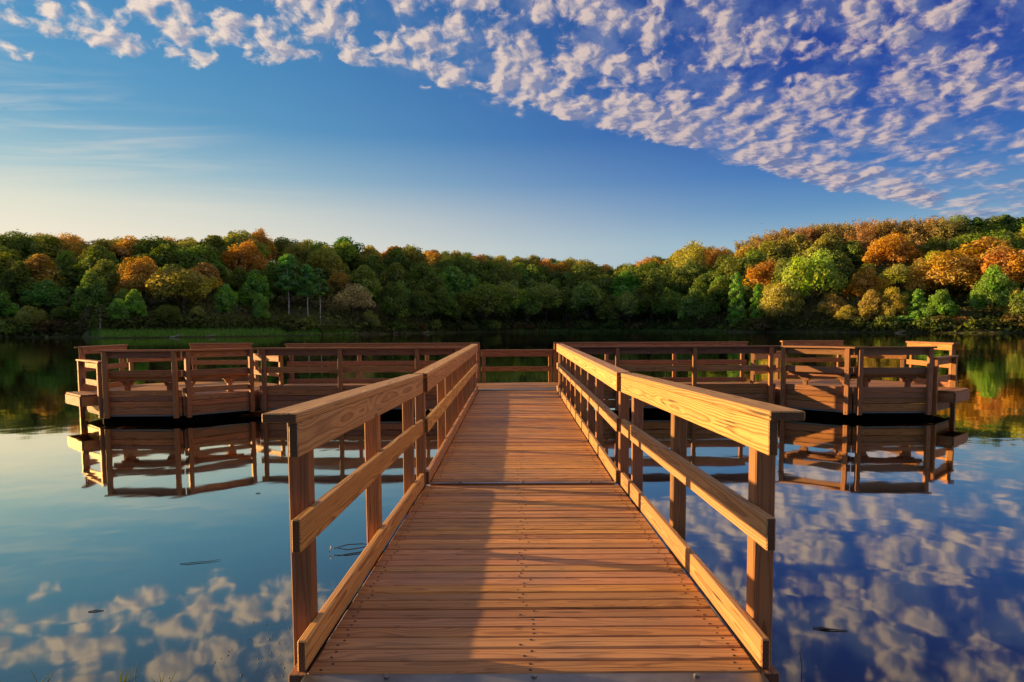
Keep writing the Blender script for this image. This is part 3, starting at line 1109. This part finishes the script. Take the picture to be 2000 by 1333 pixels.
def make_twiggy(seed, h=11.0, w=3.6, n_leaf=1500, size=0.22):
    """an upright, barely leafing tree: many rising twigs and sparse buds"""
    rng = np.random.default_rng(seed)
    rnd = random.Random(seed)
    v, limbs, cs, dr = [], [], [], []
    for i in range(40):
        an = rnd.uniform(0, 6.283)
        z0 = h * rnd.uniform(0.06, 0.70)
        ln = h * rnd.uniform(0.2, 0.36)
        sp = w / 2 * rnd.uniform(0.4, 1.0)
        st = Vector((0, 0, z0))
        en = Vector((math.cos(an) * sp, math.sin(an) * sp, min(h, z0 + ln)))
        md = st.lerp(en, 0.5) + Vector((math.cos(an) * sp * .15, math.sin(an) * sp * .15, -.1))
        limbs.append(([st, md, en], [0.045, 0.03, 0.012]))
        for q in range(n_leaf // 40):
            f = rnd.random()
            p = md.lerp(en, f * 1.1) if rnd.random() < 0.7 else st.lerp(md, f)
            cs.append(p + Vector((rnd.gauss(0, .34), rnd.gauss(0, .34), rnd.gauss(0, .42))))
            dr.append((math.cos(an), math.sin(an), 0.3))
    cs, dr = np.array(cs), np.array(dr)
    n = len(cs)
    vv, ff = leaves(cs, size * rng.uniform(.5, 1.3, n), dr, rng)
    me = bpy.data.meshes.new('crown')
    me.from_pydata(vv.tolist(), [], ff.tolist())
    me.materials.append(M_LEAF)
    a = me.attributes.new('leaf', 'FLOAT_VECTOR', 'POINT')
    a.data.foreach_set('vector', np.repeat(rng.random((n, 3)), 4, axis=0).astype(np.float32).ravel())
    tp = [(0, 0, -0.5), (0.05, 0, h * .4), (0, 0.05, h * .75), (0, 0, h)]
    return me, trunk_mesh('trunk', tp, [0.15, 0.11, 0.06, 0.015], limbs, M_BARK), h


def make_shrub(seed, h=2.6, w=3.4, n_leaf=1100, size=0.20):
    rng = np.random.default_rng(seed)
    rnd = random.Random(seed)
    blobs = []
    for i in range(11):
        an = rnd.uniform(0, 6.283)
        q = rnd.uniform(0, 0.72) * w / 2
        z = h * rnd.uniform(0.25, 0.75)
        blobs.append((math.cos(an) * q, math.sin(an) * q, z, rnd.uniform(.16, .26) * w))
    limbs = [([Vector((0, 0, -.2)), Vector(b[:3])], [0.05, 0.015]) for b in blobs[::2]]
    return crown_mesh('crown', blobs, n_leaf, size, rng), trunk_mesh('trunk', [(0, 0, -.3), (0, 0, h * .6)], [0.06, 0.02], limbs, M_BARK), h


BROAD = [make_broad(11, 12, 10.5, 0.06, 9500, 0.30, 62), make_broad(12, 12, 9.0, 0.02, 9000, 0.29, 58), make_broad(13, 12, 11.5, 0.14, 9500, 0.30, 64), make_broad(14, 12, 8.0, 0.0, 8500, 0.29, 58),
         make_broad(15, 12, 10.5, 0.20, 8000, 0.30, 50), make_broad(16, 12, 9.5, 0.0, 9800, 0.29, 66), make_broad(17, 12, 12.0, 0.22, 9000, 0.30, 52), make_broad(19, 12, 7.5, 0.04, 8000, 0.28, 56)]
AIRY = [make_broad(21, 12, 10.0, 0.12, 4600, 0.25, 58), make_broad(22, 12, 9.0, 0.18, 4200, 0.24, 52)]
SLIM = [make_slim(31, 12, 5.0, 0.04, 5200, 0.25, None, 30), make_slim(32, 12, 4.4, 0.06, 4600, 0.25, None, 28), make_slim(33, 12, 6.0, 0.03, 6000, 0.26, None, 34)]
BIRCH = [make_slim(41, 12, 4.6, 0.45, 3000, 0.23, M_BIRCH, 18), make_slim(42, 12, 4.0, 0.5, 2400, 0.23, M_BIRCH, 16)]
TWIG = [make_twiggy(51, 11, 6.2, 4600), make_twiggy(52, 11, 7.0, 5000), make_twiggy(53, 11, 5.4, 4200), make_twiggy(54, 11, 6.4, 4600)]
SHRUB = [make_shrub(71), make_shrub(72, 2.2, 3.8), make_shrub(73, 3.2, 3.0)]
WILLOW = make_broad(18, 12, 11.0, 0.22, 6500, 0.30, 34)

n_plants = 0


def plant(kind_name, proto, pos, height, label, cat, group=None, color=(0.05, 0.09, 0.02), wide=1.0, jitter=0.18):
    global n_plants
    n_plants += 1
    crown, trunk, h0 = proto
    root = empty(kind_name, pos, random.uniform(0, 6.283))
    s = height / h0
    root.scale = (s * wide, s * wide, s)
    kk = min(1.95, 0.56 / max(color))
    color = tuple(q * kk for q in color)
    tag(root, label, cat, group)
    k = 1 + random.uniform(-jitter, jitter)
    c = [max(0.004, q * k * (1 + random.uniform(-jitter, jitter) * 0.5)) for q in color]
    o1 = bpy.data.objects.new('crown', crown)
    o1.color = (*c, 1)
    link(o1, root)
    o2 = bpy.data.objects.new('trunk', trunk)
    link(o2, root)
    return root


GREEN = (0.115, 0.16, 0.032)
DGREEN = (0.088, 0.132, 0.028)
FRESH = (0.11, 0.23, 0.04)
OLIVE = (0.195, 0.205, 0.042)
RUST = (0.36, 0.205, 0.044)
GOLD = (0.46, 0.285, 0.048)
TWIGC = (0.225, 0.15, 0.058)
LIME = (0.225, 0.33, 0.040)


def by_px(px, sr, ytop, ybase=None):
    """position on the hillside and the height that brings a crown to ytop"""
    p = far_pos(px, sr)
    yt = ytop + (px - 1004) * math.tan(ROLL)
    ht = CAMZ + (638.0 - yt) / F_PX * p.y - p.z
    return p, ht


notable = []


def special(kind_name, proto, px, sr, ytop, label, color, cat='tree', wpx=None, jitter=0.05, group=None):
    p, ht = by_px(px, sr, ytop)
    wide = 1.0
    if wpx:
        crown = proto[0]
        xs = [v.co.x for v in crown.vertices]
        w0 = (max(xs) - min(xs)) * ht / proto[2]
        wide = max(0.5, min(2.2, wpx * p.y / F_PX / w0))
    notable.append((px, sr, wpx or 60, ytop))
    return plant(kind_name, proto, p, ht, label, cat, group, color, wide, jitter)


# trees one can pick out
special('oak_tree', BROAD[2], 284, 20, 508, 'golden orange leafed oak above the left platform, brightest tree of the left shore', GOLD, wpx=100)
special('oak_tree', BROAD[4], 362, 14, 528, 'large olive tree with a small golden top right beside the bright golden oak', (0.22, 0.215, 0.04), wpx=130)
special('oak_tree', BROAD[6], 488, 40, 478, 'orange brown round topped tree below the tallest tree of the left ridge', RUST, wpx=92)
special('oak_tree', BROAD[0], 513, 60, 452, 'tallest olive orange round tree on the left skyline', (0.32, 0.21, 0.045), wpx=62)
special('oak_tree', BROAD[1], 462, 64, 456, 'green tree on the left skyline directly left of the tallest tree', GREEN, wpx=50)
special('oak_tree', BROAD[6], 640, 42, 488, 'olive oak with dark limbs behind the white stemmed aspens', OLIVE, wpx=90)
special('oak_tree', BROAD[5], 680, 62, 470, 'dense dark green crown on the skyline right of the aspens', (0.065, 0.14, 0.028), wpx=90)
special('aspen_tree', BIRCH[0], 566, 12, 500, 'white stemmed aspen with a green top, leftmost of the aspen clump', (0.085, 0.20, 0.05), wpx=55)
special('aspen_tree', BIRCH[0], 604, 9, 520, 'white stemmed aspen in the middle of the clump, forked pale trunks', (0.085, 0.20, 0.05), wpx=45)
special('aspen_tree', BIRCH[1], 627, 11, 528, 'white stemmed aspen, rightmost of the aspen clump', (0.085, 0.20, 0.05), wpx=38)
special('young_tree', BROAD[7], 236, 5, 584, 'bright green young tree at the left water edge, below the golden oak', FRESH, wpx=52)
special('young_tree', BROAD[3], 268, 6, 566, 'taller bright green slim tree right of the young tree below the golden oak', FRESH, wpx=46)
special('sapling', BIRCH[1], 199, 3.0, 597, 'thin pale sapling at the tip of the grassy bank', (0.09, 0.13, 0.03), wpx=36)
special('young_tree', BROAD[7], 446, 8, 556, 'bright green slender tree on the bank right of the large olive tree', FRESH, wpx=48)
special('young_tree', BROAD[1], 512, 5, 575, 'small bright green young tree on the bank left of the aspens', FRESH, wpx=40)
special('oak_tree', BROAD[0], 96, 14, 550, 'green broad tree with a paler top at the far left of the shore', (0.09, 0.20, 0.045), wpx=90)
special('oak_tree', BROAD[3], 715, 16, 520, 'tall rounded green tree, highest of the lower row behind the left walkway rail', (0.14, 0.20, 0.04), wpx=80)
special('oak_tree', AIRY[0], 690, 8, 556, 'greyish tan budding tree at the water edge right of the aspens', (0.27, 0.24, 0.11), wpx=95)
special('oak_tree', BROAD[1], 772, 60, 484, 'orange topped tree on the skyline right of the dark green crown', (0.40, 0.24, 0.05), wpx=84)
special('oak_tree', BROAD[3], 850, 58, 490, 'rust tinted tree on the middle skyline left of the walkway', (0.29, 0.20, 0.045), wpx=60)
special('oak_tree', AIRY[0], 1348, 38, 474, 'tall olive yellow tree rising above the trees left of the bare ridge', (0.24, 0.235, 0.045), wpx=84)
special('oak_tree', BROAD[6], 1270, 56, 508, 'orange tree on the skyline just left of the tall olive yellow tree', (0.43, 0.250, 0.045), wpx=76)
special('oak_tree', BROAD[4], 1492, 20, 514, 'orange crowned tree left of the lime green willow', (0.43, 0.250, 0.045), wpx=84)
special('willow_tree', WILLOW, 1582, 5, 500, 'lime green willow with a bare dark trunk on the right shore', LIME, wpx=108)
special('oak_tree', BROAD[0], 1688, 12, 526, 'small orange gold tree right of the lime green willow', (0.43, 0.262, 0.045), wpx=84)
special('oak_tree', BROAD[6], 1738, 36, 463, 'large orange brown tree below the bare ridge', (0.37, 0.205, 0.042), wpx=115)
special('oak_tree', BROAD[2], 1845, 16, 497, 'broad golden oak, left one of the golden pair on the right shore', (0.43, 0.295, 0.05), wpx=140)
special('oak_tree', BROAD[0], 1925, 26, 468, 'highest golden orange oak at the right end of the shore', (0.42, 0.275, 0.048), wpx=150)
special('oak_tree', BROAD[4], 1960, 14, 490, 'orange oak in front of the highest golden oak at right', (0.42, 0.240, 0.045), wpx=115)
special('oak_tree', BROAD[5], 1938, 7, 526, 'green round tree in front of the golden oaks at right', (0.13, 0.23, 0.045), wpx=80)
special('shrub', SHRUB[1], 1874, 3, 619, 'rust red rounded shrub at the right water edge', (0.40, 0.17, 0.05), 'shrub', wpx=40)
special('shrub', SHRUB[2], 1768, 3, 609, 'bright green shrub at the water edge right of the willow', (0.14, 0.28, 0.055), 'shrub', wpx=46)
special('oak_tree', BROAD[3], 1622, 6, 572, 'brown olive budding tree right of the willow trunk', (0.32, 0.25, 0.07), wpx=55)

# rows of ordinary trees
ZONES = [(-700, 30, 'beside the left frame edge'), (30, 560, 'behind the left octagonal deck'), (560, 940, 'left of the walkway'),
         (940, 1090, 'straight beyond the walkway'), (1090, 1440, 'right of the walkway'), (1440, 1760, 'behind the right octagonal deck'), (1760, 2800, 'beside the right frame edge')]


def zone(px):
    for a, b, w in ZONES:
        if a <= px < b:
            return w
    return ZONES[-1][2]


ROWS = [(73.0, 7.0, 'row behind the skyline'), (3.0, 10.5, 'waterside row'), (13.0, 12.0, 'second row'), (25.0, 11.0, 'middle row'),
        (39.0, 10.5, 'upper row'), (53.0, 11.0, 'row under the skyline'), (66.0, 12.0, 'skyline row')]


def busy(px, sr):
    return any(abs(px - a) < 0.36 * w and abs(sr - b) < 6.5 for a, b, w, _y in notable)


rng = random.Random(99)
for ri, (sr0, hh, rowname) in enumerate(ROWS, -1):
    if ri < 0:
        ri = 6
    px = -330.0 + rng.uniform(0, 30)
    while px < 2330:
        rr = shore(px) + sr0
        step = {0: 7.0, 1: 7.8, 2: 8.2, 3: 8.4, 4: 8.0, 5: 7.2, 6: 9.5}[ri] * F_PX / rr
        sr = sr0 + rng.uniform(-3.0, 3.0) * (0.6 if ri == 0 else 1)
        if ri == 0 and px > 1380:
            step *= 0.8
        if ri == 0 and 185 < px < 600:
            sr += 2.0
        if not busy(px, sr) and not (ri < 2 and 538 < px < 648):
            right = px > 1430
            u = rng.random()
            h = hh * rng.uniform(0.82, 1.2) * (1.15 if right and ri < 2 else 1.0) * (0.55 + 0.45 * rr / 150.0 if ri < 4 else 1.0)
            nm = 'broadleaf_tree'
            if ri >= 4 and 1425 < px < 1862:
                step *= 0.50
                proto, colr, nm, what = rng.choice(TWIG), TWIGC if u < 0.5 else (0.19, 0.165, 0.058), 'bare_tree', 'thin reddish brown budding tree'
            elif ri >= 4 and px > 1862:
                step *= 0.6
                proto, colr, what = (rng.choice(SLIM), (0.06, 0.115, 0.034), 'dark green slender tree') if u < 0.5 else (rng.choice(BROAD), GREEN, 'mid green tree')
            elif ri >= 4:
                if u < 0.40:
                    proto, colr, what = rng.choice(BROAD), GREEN, 'mid green tree'
                elif u < 0.76:
                    proto, colr, what = rng.choice(BROAD + AIRY), OLIVE, 'olive tree'
                else:
                    proto, colr, what = rng.choice(BROAD + AIRY), (0.29, 0.20, 0.045), 'rust orange tree'
            elif ri in (2, 3):
                if u < 0.55:
                    proto, colr, what = rng.choice(BROAD), DGREEN if not right else GREEN, 'dark green tree' if not right else 'mid green tree'
                elif u < 0.90:
                    proto, colr, what = rng.choice(BROAD), (0.125, 0.165, 0.034) if not right else OLIVE, 'olive tree'
                else:
                    proto, colr, what = rng.choice(BROAD), (0.25, 0.185, 0.042), 'rust orange tree'
            else:
                if u < 0.45:
                    proto, colr, what = rng.choice(BROAD), DGREEN if not right else GREEN, 'dark green tree' if not right else 'mid green tree'
                elif u < 0.66:
                    proto, colr, what = rng.choice(BROAD), (0.11, 0.19, 0.04), 'fresh green tree'
                elif u < 0.86:
                    proto, colr, what = rng.choice(BROAD), (0.14, 0.18, 0.04) if not right else (0.25, 0.22, 0.05), 'olive tree'
                else:
                    proto, colr, what = rng.choice((BROAD[7], BROAD[3], SLIM[2])), FRESH, 'slender green tree'
            p = far_pos(px, sr)
            lim = sky_z(px, p.y) - p.z + rng.uniform(-1.0, 0.5)
            if ri == 6:
                h = max(4.0, min(h, lim - 2.5))
            elif ri >= 4:
                h = max(5.0, min(h * 1.4, lim))
            else:
                h = max(4.0, min(h, lim - 1.0))
            # keep the trees one can pick out in view: nothing in front of them grows past their lower crown
            for a_, b_, w_, y_ in notable:
                if sr < b_ < 45 and abs(px - a_) < 0.5 * w_ + 10 and w_ > 30:
                    cap = CAMZ + (638.0 - (y_ + 0.52 * w_)) / F_PX * p.y - p.z
                    h = min(h, max(cap, 2.8))
            lab = '%s in the %s %s' % (what, rowname, zone(px))
            plant(nm, proto, p, h, lab, 'tree', lab, colr, rng.uniform(0.90, 1.12) * (12.0 / h * 0.22 + 0.78) * (1.0 if ri < 2 else 1.22))
        px += step * rng.uniform(0.85, 1.2)

# shrubs along the waterline
px = -300.0
while px < 2300:
    if not busy(px, 2.0) and not 185 < px < 540:
        p = far_pos(px, rng.uniform(0.7, 2.2))
        lab = 'low shrub on the far bank at the waterline ' + zone(px)
        plant('shrub', rng.choice(SHRUB), p, rng.uniform(1.6, 4.2), lab, 'shrub', lab, rng.choice((DGREEN, GREEN, (0.07, 0.085, 0.022), (0.10, 0.075, 0.03))), rng.uniform(1.0, 1.5))
    px += rng.uniform(20, 33)
print('plants', n_plants)

# grassy bank on the left shore
gv, gf = [], []
gr = random.Random(5)
gpos = []
for k in range(26000):
    px = gr.uniform(165, 700) if k < 22000 else gr.uniform(1000, 1420)
    sr = gr.uniform(-0.3, 5.0) if k < 22000 else gr.uniform(-0.2, 1.6)
    q = far_pos(px, sr)
    q.z = max(0.02, ground_z(px, max(sr, 0)) - 0.05)
    hgt = gr.uniform(0.25, 0.75)
    an = gr.uniform(0, 6.28)
    dx, dy = math.cos(an) * 0.05, math.sin(an) * 0.05
    lx, ly = gr.gauss(0, .12), gr.gauss(0, .12)
    b = len(gv)
    gv += [(q.x - dx, q.y - dy, q.z), (q.x + dx, q.y + dy, q.z), (q.x + lx, q.y + ly, q.z + hgt)]
    gf.append((b, b + 1, b + 2))
grass = mesh_obj('grass', gv, gf, M_LEAF, attrs={'leaf': np.repeat(RNG.random((len(gf), 3)), 3, axis=0)})
grass.color = (0.20, 0.42, 0.07, 1)
tag(grass, 'green grass growing on the low bank of the far shore', 'grass', kind='stuff')

# undergrowth filling the forest between the trunks
uv_, uc = [], []
ur = np.random.default_rng(8)
n = 52000
pxr = ur.uniform(-330, 2330, n)
srr = np.where(ur.random(n) < 0.25, ur.uniform(-0.5, 4.0, n), ur.uniform(0.6, 74.0, n))
srr = np.where((pxr > 180) & (pxr < 620) & (srr < 3.0), srr + 3.5, srr)
cen = np.array([far_pos(a, b) for a, b in zip(pxr, srr)])
cen[:, 2] += ur.uniform(0.1, 2.4, n)
n3 = 10000
px3, sr3 = ur.uniform(-330, 2330, n3), ur.uniform(58.0, 76.0, n3)
cen3 = np.array([far_pos(a, b) for a, b in zip(px3, sr3)])
cen3[:, 2] += ur.uniform(0.3, 5.0, n3)
cen = np.vstack([cen, cen3])
n += n3
v_, f_ = leaves(cen, ur.uniform(0.25, 0.65, n), np.tile(np.array([0, -0.4, 0.5]), (n, 1)), ur)
und = mesh_obj('undergrowth', v_, f_.tolist(), M_LEAF, attrs={'leaf': np.repeat(ur.random((n, 3)), 4, axis=0)})
und.color = (0.12, 0.155, 0.04, 1)
tag(und, 'dark leafy undergrowth covering the slope beneath the trees', 'undergrowth', kind='stuff')

# ------------------------------------------------------------------ small things
def rod(name, pts, radii, mat, loc, label, cat, group=None):
    v, f = [], []
    tube(v, f, [Vector(q) for q in pts], radii, 6)
    o = mesh_obj(name, v, f, mat, smooth=True)
    o.location = loc
    tag(o, label, cat, group)
    return o


lr = random.Random(3)
LOGS = [(345, -0.6, 'bleached fallen branch at the water edge below the large olive tree'), (410, -0.4, 'short bleached log on the bank behind the left octagonal deck, right of the fallen branch'),
        (770, -0.5, 'pale driftwood log at the dark water edge left of the walkway'), (832, -0.5, 'small pale driftwood log nearest the walkway on the left'),
        (622, 3.0, 'pale leaning dead limb at the foot of the aspens'), (1762, -0.4, 'pale fallen branch below the bright green shrub on the right shore')]
for px, sr, lab in LOGS:
    q = far_pos(px, sr)
    q.z = 0.10 if sr < 1 else q.z
    ln = lr.uniform(2.2, 3.6)
    rise = 0.5 if sr < 1 else 2.2
    o = empty('driftwood', q, lr.uniform(-.4, .4))
    tag(o, lab, 'driftwood')
    v, f = [], []
    tube(v, f, [Vector((-ln / 2, 0, 0)), Vector((0, .1, rise * .3)), Vector((ln / 2, 0, rise))], [0.14, 0.11, 0.04], 6)
    mesh_obj('stem', v, f, M_DRIFT, o, smooth=True)
    v, f = [], []
    tube(v, f, [Vector((0, .1, rise * .3)), Vector((.4, -.5, rise * .3 + .35)), Vector((.9, -.9, rise * .3 + .6))], [0.06, 0.04, 0.015], 5)
    mesh_obj('branch', v, f, M_DRIFT, o, smooth=True)

rod('twig', [(-0.165, 0.0, 0), (-0.10, 0.005, 0.003), (-.03, 0.03, .003), (0.06, .05, .003), (.14, .10, .003)], [.002, .0035, .0035, .003, .0015], M_TWIG, (-2.78, 5.72, 0.004),
    'thin dark twig floating on the open water at left', 'twig')
tw = empty('twig', (-1.545, 6.02, 0.0))
tag(tw, 'forked dark twig with pale curled tip floating beside the left walkway rail', 'twig')
v, f = [], []
tube(v, f, [Vector((-.16, 0, .03)), Vector((-.05, .05, .05)), Vector((.08, .09, .045)), Vector((.20, .12, .02))], [.004, .005, .0045, .003], 6)
tube(v, f, [Vector((-.12, -.005, .035)), Vector((-.03, .0, .02)), Vector((.08, .06, .02)), Vector((.17, .115, .025))], [.004, .005, .005, .003], 6)
mesh_obj('stem', v, f, M_TWIG, tw, smooth=True)
v, f = [], []
tube(v, f, [Vector((-.16, 0, .03)), Vector((-.18, -.02, .06)), Vector((-.185, -.05, .01))], [.005, .004, .003], 5)
mesh_obj('tip', v, f, M_DRIFT, tw, smooth=True)
tw = empty('twig', (2.02, 4.40, 0.0))
tag(tw, 'dark double twig floating on the right side water near the walkway', 'twig')
v, f = [], []
tube(v, f, [Vector((-.11, .02, .004)), Vector((-.03, .0, .008)), Vector((.10, -.02, .004))], [.003, .006, .003], 5)
mesh_obj('stem', v, f, M_TWIG, tw, smooth=True)
v, f = [], []
tube(v, f, [Vector((-.10, .045, .004)), Vector((-.04, .02, .007)), Vector((.04, -.02, .006))], [.002, .004, .003], 5)
mesh_obj('branch', v, f, M_TWIG, tw, smooth=True)
rod('stalk', [(0, 0, -.05), (.004, 0, .05), (-.008, .004, .12), (-.005, 0, .17)], [.003, .0025, .002, .001], M_TWIG, (1.58, 3.82, 0), 'thin bent stalk standing in the water beside the right walkway post', 'stalk')
for (x, y, an, ln, lab) in [(-4.35, 8.1, .2, .09, 'tiny dark twig piece drifting on the water at the far left, below the octagon reflection'),
                            (-3.2, 8.2, 0, .06, 'tiny dark twig piece drifting in the middle of the left side water'),
                            (-3.07, 4.75, .25, .10, 'short dark stick floating on the lower left water'),
                            (3.6, 9.3, .1, .10, 'tiny dark twig piece drifting by the right octagon reflection')]:
    rod('twig', [(-ln / 2, 0, 0), (0, .004, .004), (ln / 2, 0, 0)], [.003, .005, .002], M_TWIG, (x, y, .003), lab, 'twig').rotation_euler = (0, 0, an)

# specks and bubbles near the first post
bv, bf = [], []
br = random.Random(12)
for k in range(150):
    x, y = br.gauss(-1.55, .22), br.gauss(4.05, .38)
    if x > -1.13:
        continue
    r = br.uniform(.002, .006)
    b = len(bv)
    for rr_, hh_ in ((r, 0.0008), (r * .8, r * .5), (r * .4, r * .8)):
        for j in range(6):
            bv.append((x + math.cos(j * 1.047) * rr_, y + math.sin(j * 1.047) * rr_, hh_))
    for i in range(2):
        for j in range(6):
            bf.append((b + i * 6 + j, b + i * 6 + (j + 1) % 6, b + (i + 1) * 6 + (j + 1) % 6, b + (i + 1) * 6 + j))
    bf.append(tuple(b + 12 + j for j in range(6)))
bub = mesh_obj('debris', bv, bf, M_TWIG, smooth=True)
tag(bub, 'dark specks scattered on the water beside the left walkway post', 'debris', kind='stuff')

# grass tufts at the bottom left corner
for (x, y, nb_, hmax, lab) in [(-2.27, 3.68, 9, .17, 'taller tuft of green grass blades at the bottom left, left of the walkway'), (-2.02, 3.66, 4, .14, 'sparse tuft of two or three grass blades at the bottom, right of the taller tuft'),
                               (-2.72, 3.66, 3, .13, 'leaning grass blades at the bottom left corner, left of the taller tuft')]:
    v, f = [], []
    tr_ = random.Random(int(x * 100))
    for k in range(nb_):
        h = hmax * tr_.uniform(.55, 1.0)
        bx, by = tr_.gauss(0, .025), tr_.gauss(0, .02)
        lx = tr_.gauss(0, .05)
        tube(v, f, [Vector((bx, by, -.06)), Vector((bx + lx * .2, by, h * .5)), Vector((bx + lx, by + .01, h))], [.0035, .003, .0006], 4)
    o = mesh_obj('grass_tuft', v, f, M_LEAF, attrs={'leaf': np.full((len(v), 3), .6)})
    o.location = (x, y, 0)
    o.color = (0.20, 0.24, 0.05, 1)
    tag(o, lab, 'grass tuft')

# two birds in the sky
def bird(loc, rz, label):
    o = empty('bird', loc, rz)
    tag(o, label, 'bird')
    v, f = [], []
    tube(v, f, [Vector((-.22, 0, 0)), Vector((-.1, 0, .02)), Vector((.05, 0, .02)), Vector((.17, 0, .03)), Vector((.24, 0, .02))], [.01, .055, .07, .045, .008], 7)
    mesh_obj('body', v, f, M_BIRD, o, smooth=True)
    for s in (-1, 1):
        vv = [(-.06, s * .04, .03), (.10, s * .04, .03), (.08, s * .28, .13), (-.05, s * .26, .12), (-.02, s * .52, .08)]
        vv += [(a, b, c - .012) for a, b, c in vv]
        ff = [(0, 1, 2, 3), (3, 2, 4), (5, 8, 7, 6), (8, 9, 7), (0, 5, 6, 1), (1, 6, 7, 2), (2, 7, 9, 4), (4, 9, 8, 3), (3, 8, 5, 0)]
        mesh_obj('wing', vv, ff, M_BIRD, o)


bird((CAMX + pxt(1483) * 240, 240, CAMZ + (638 - 443) / F_PX * 240), 0.4, 'tiny dark bird flying low above the right hand trees')
bird((CAMX + pxt(36) * 200, 200, CAMZ + (638 - 219) / F_PX * 200), 2.2, 'tiny dark bird flying in the pale sky at left')
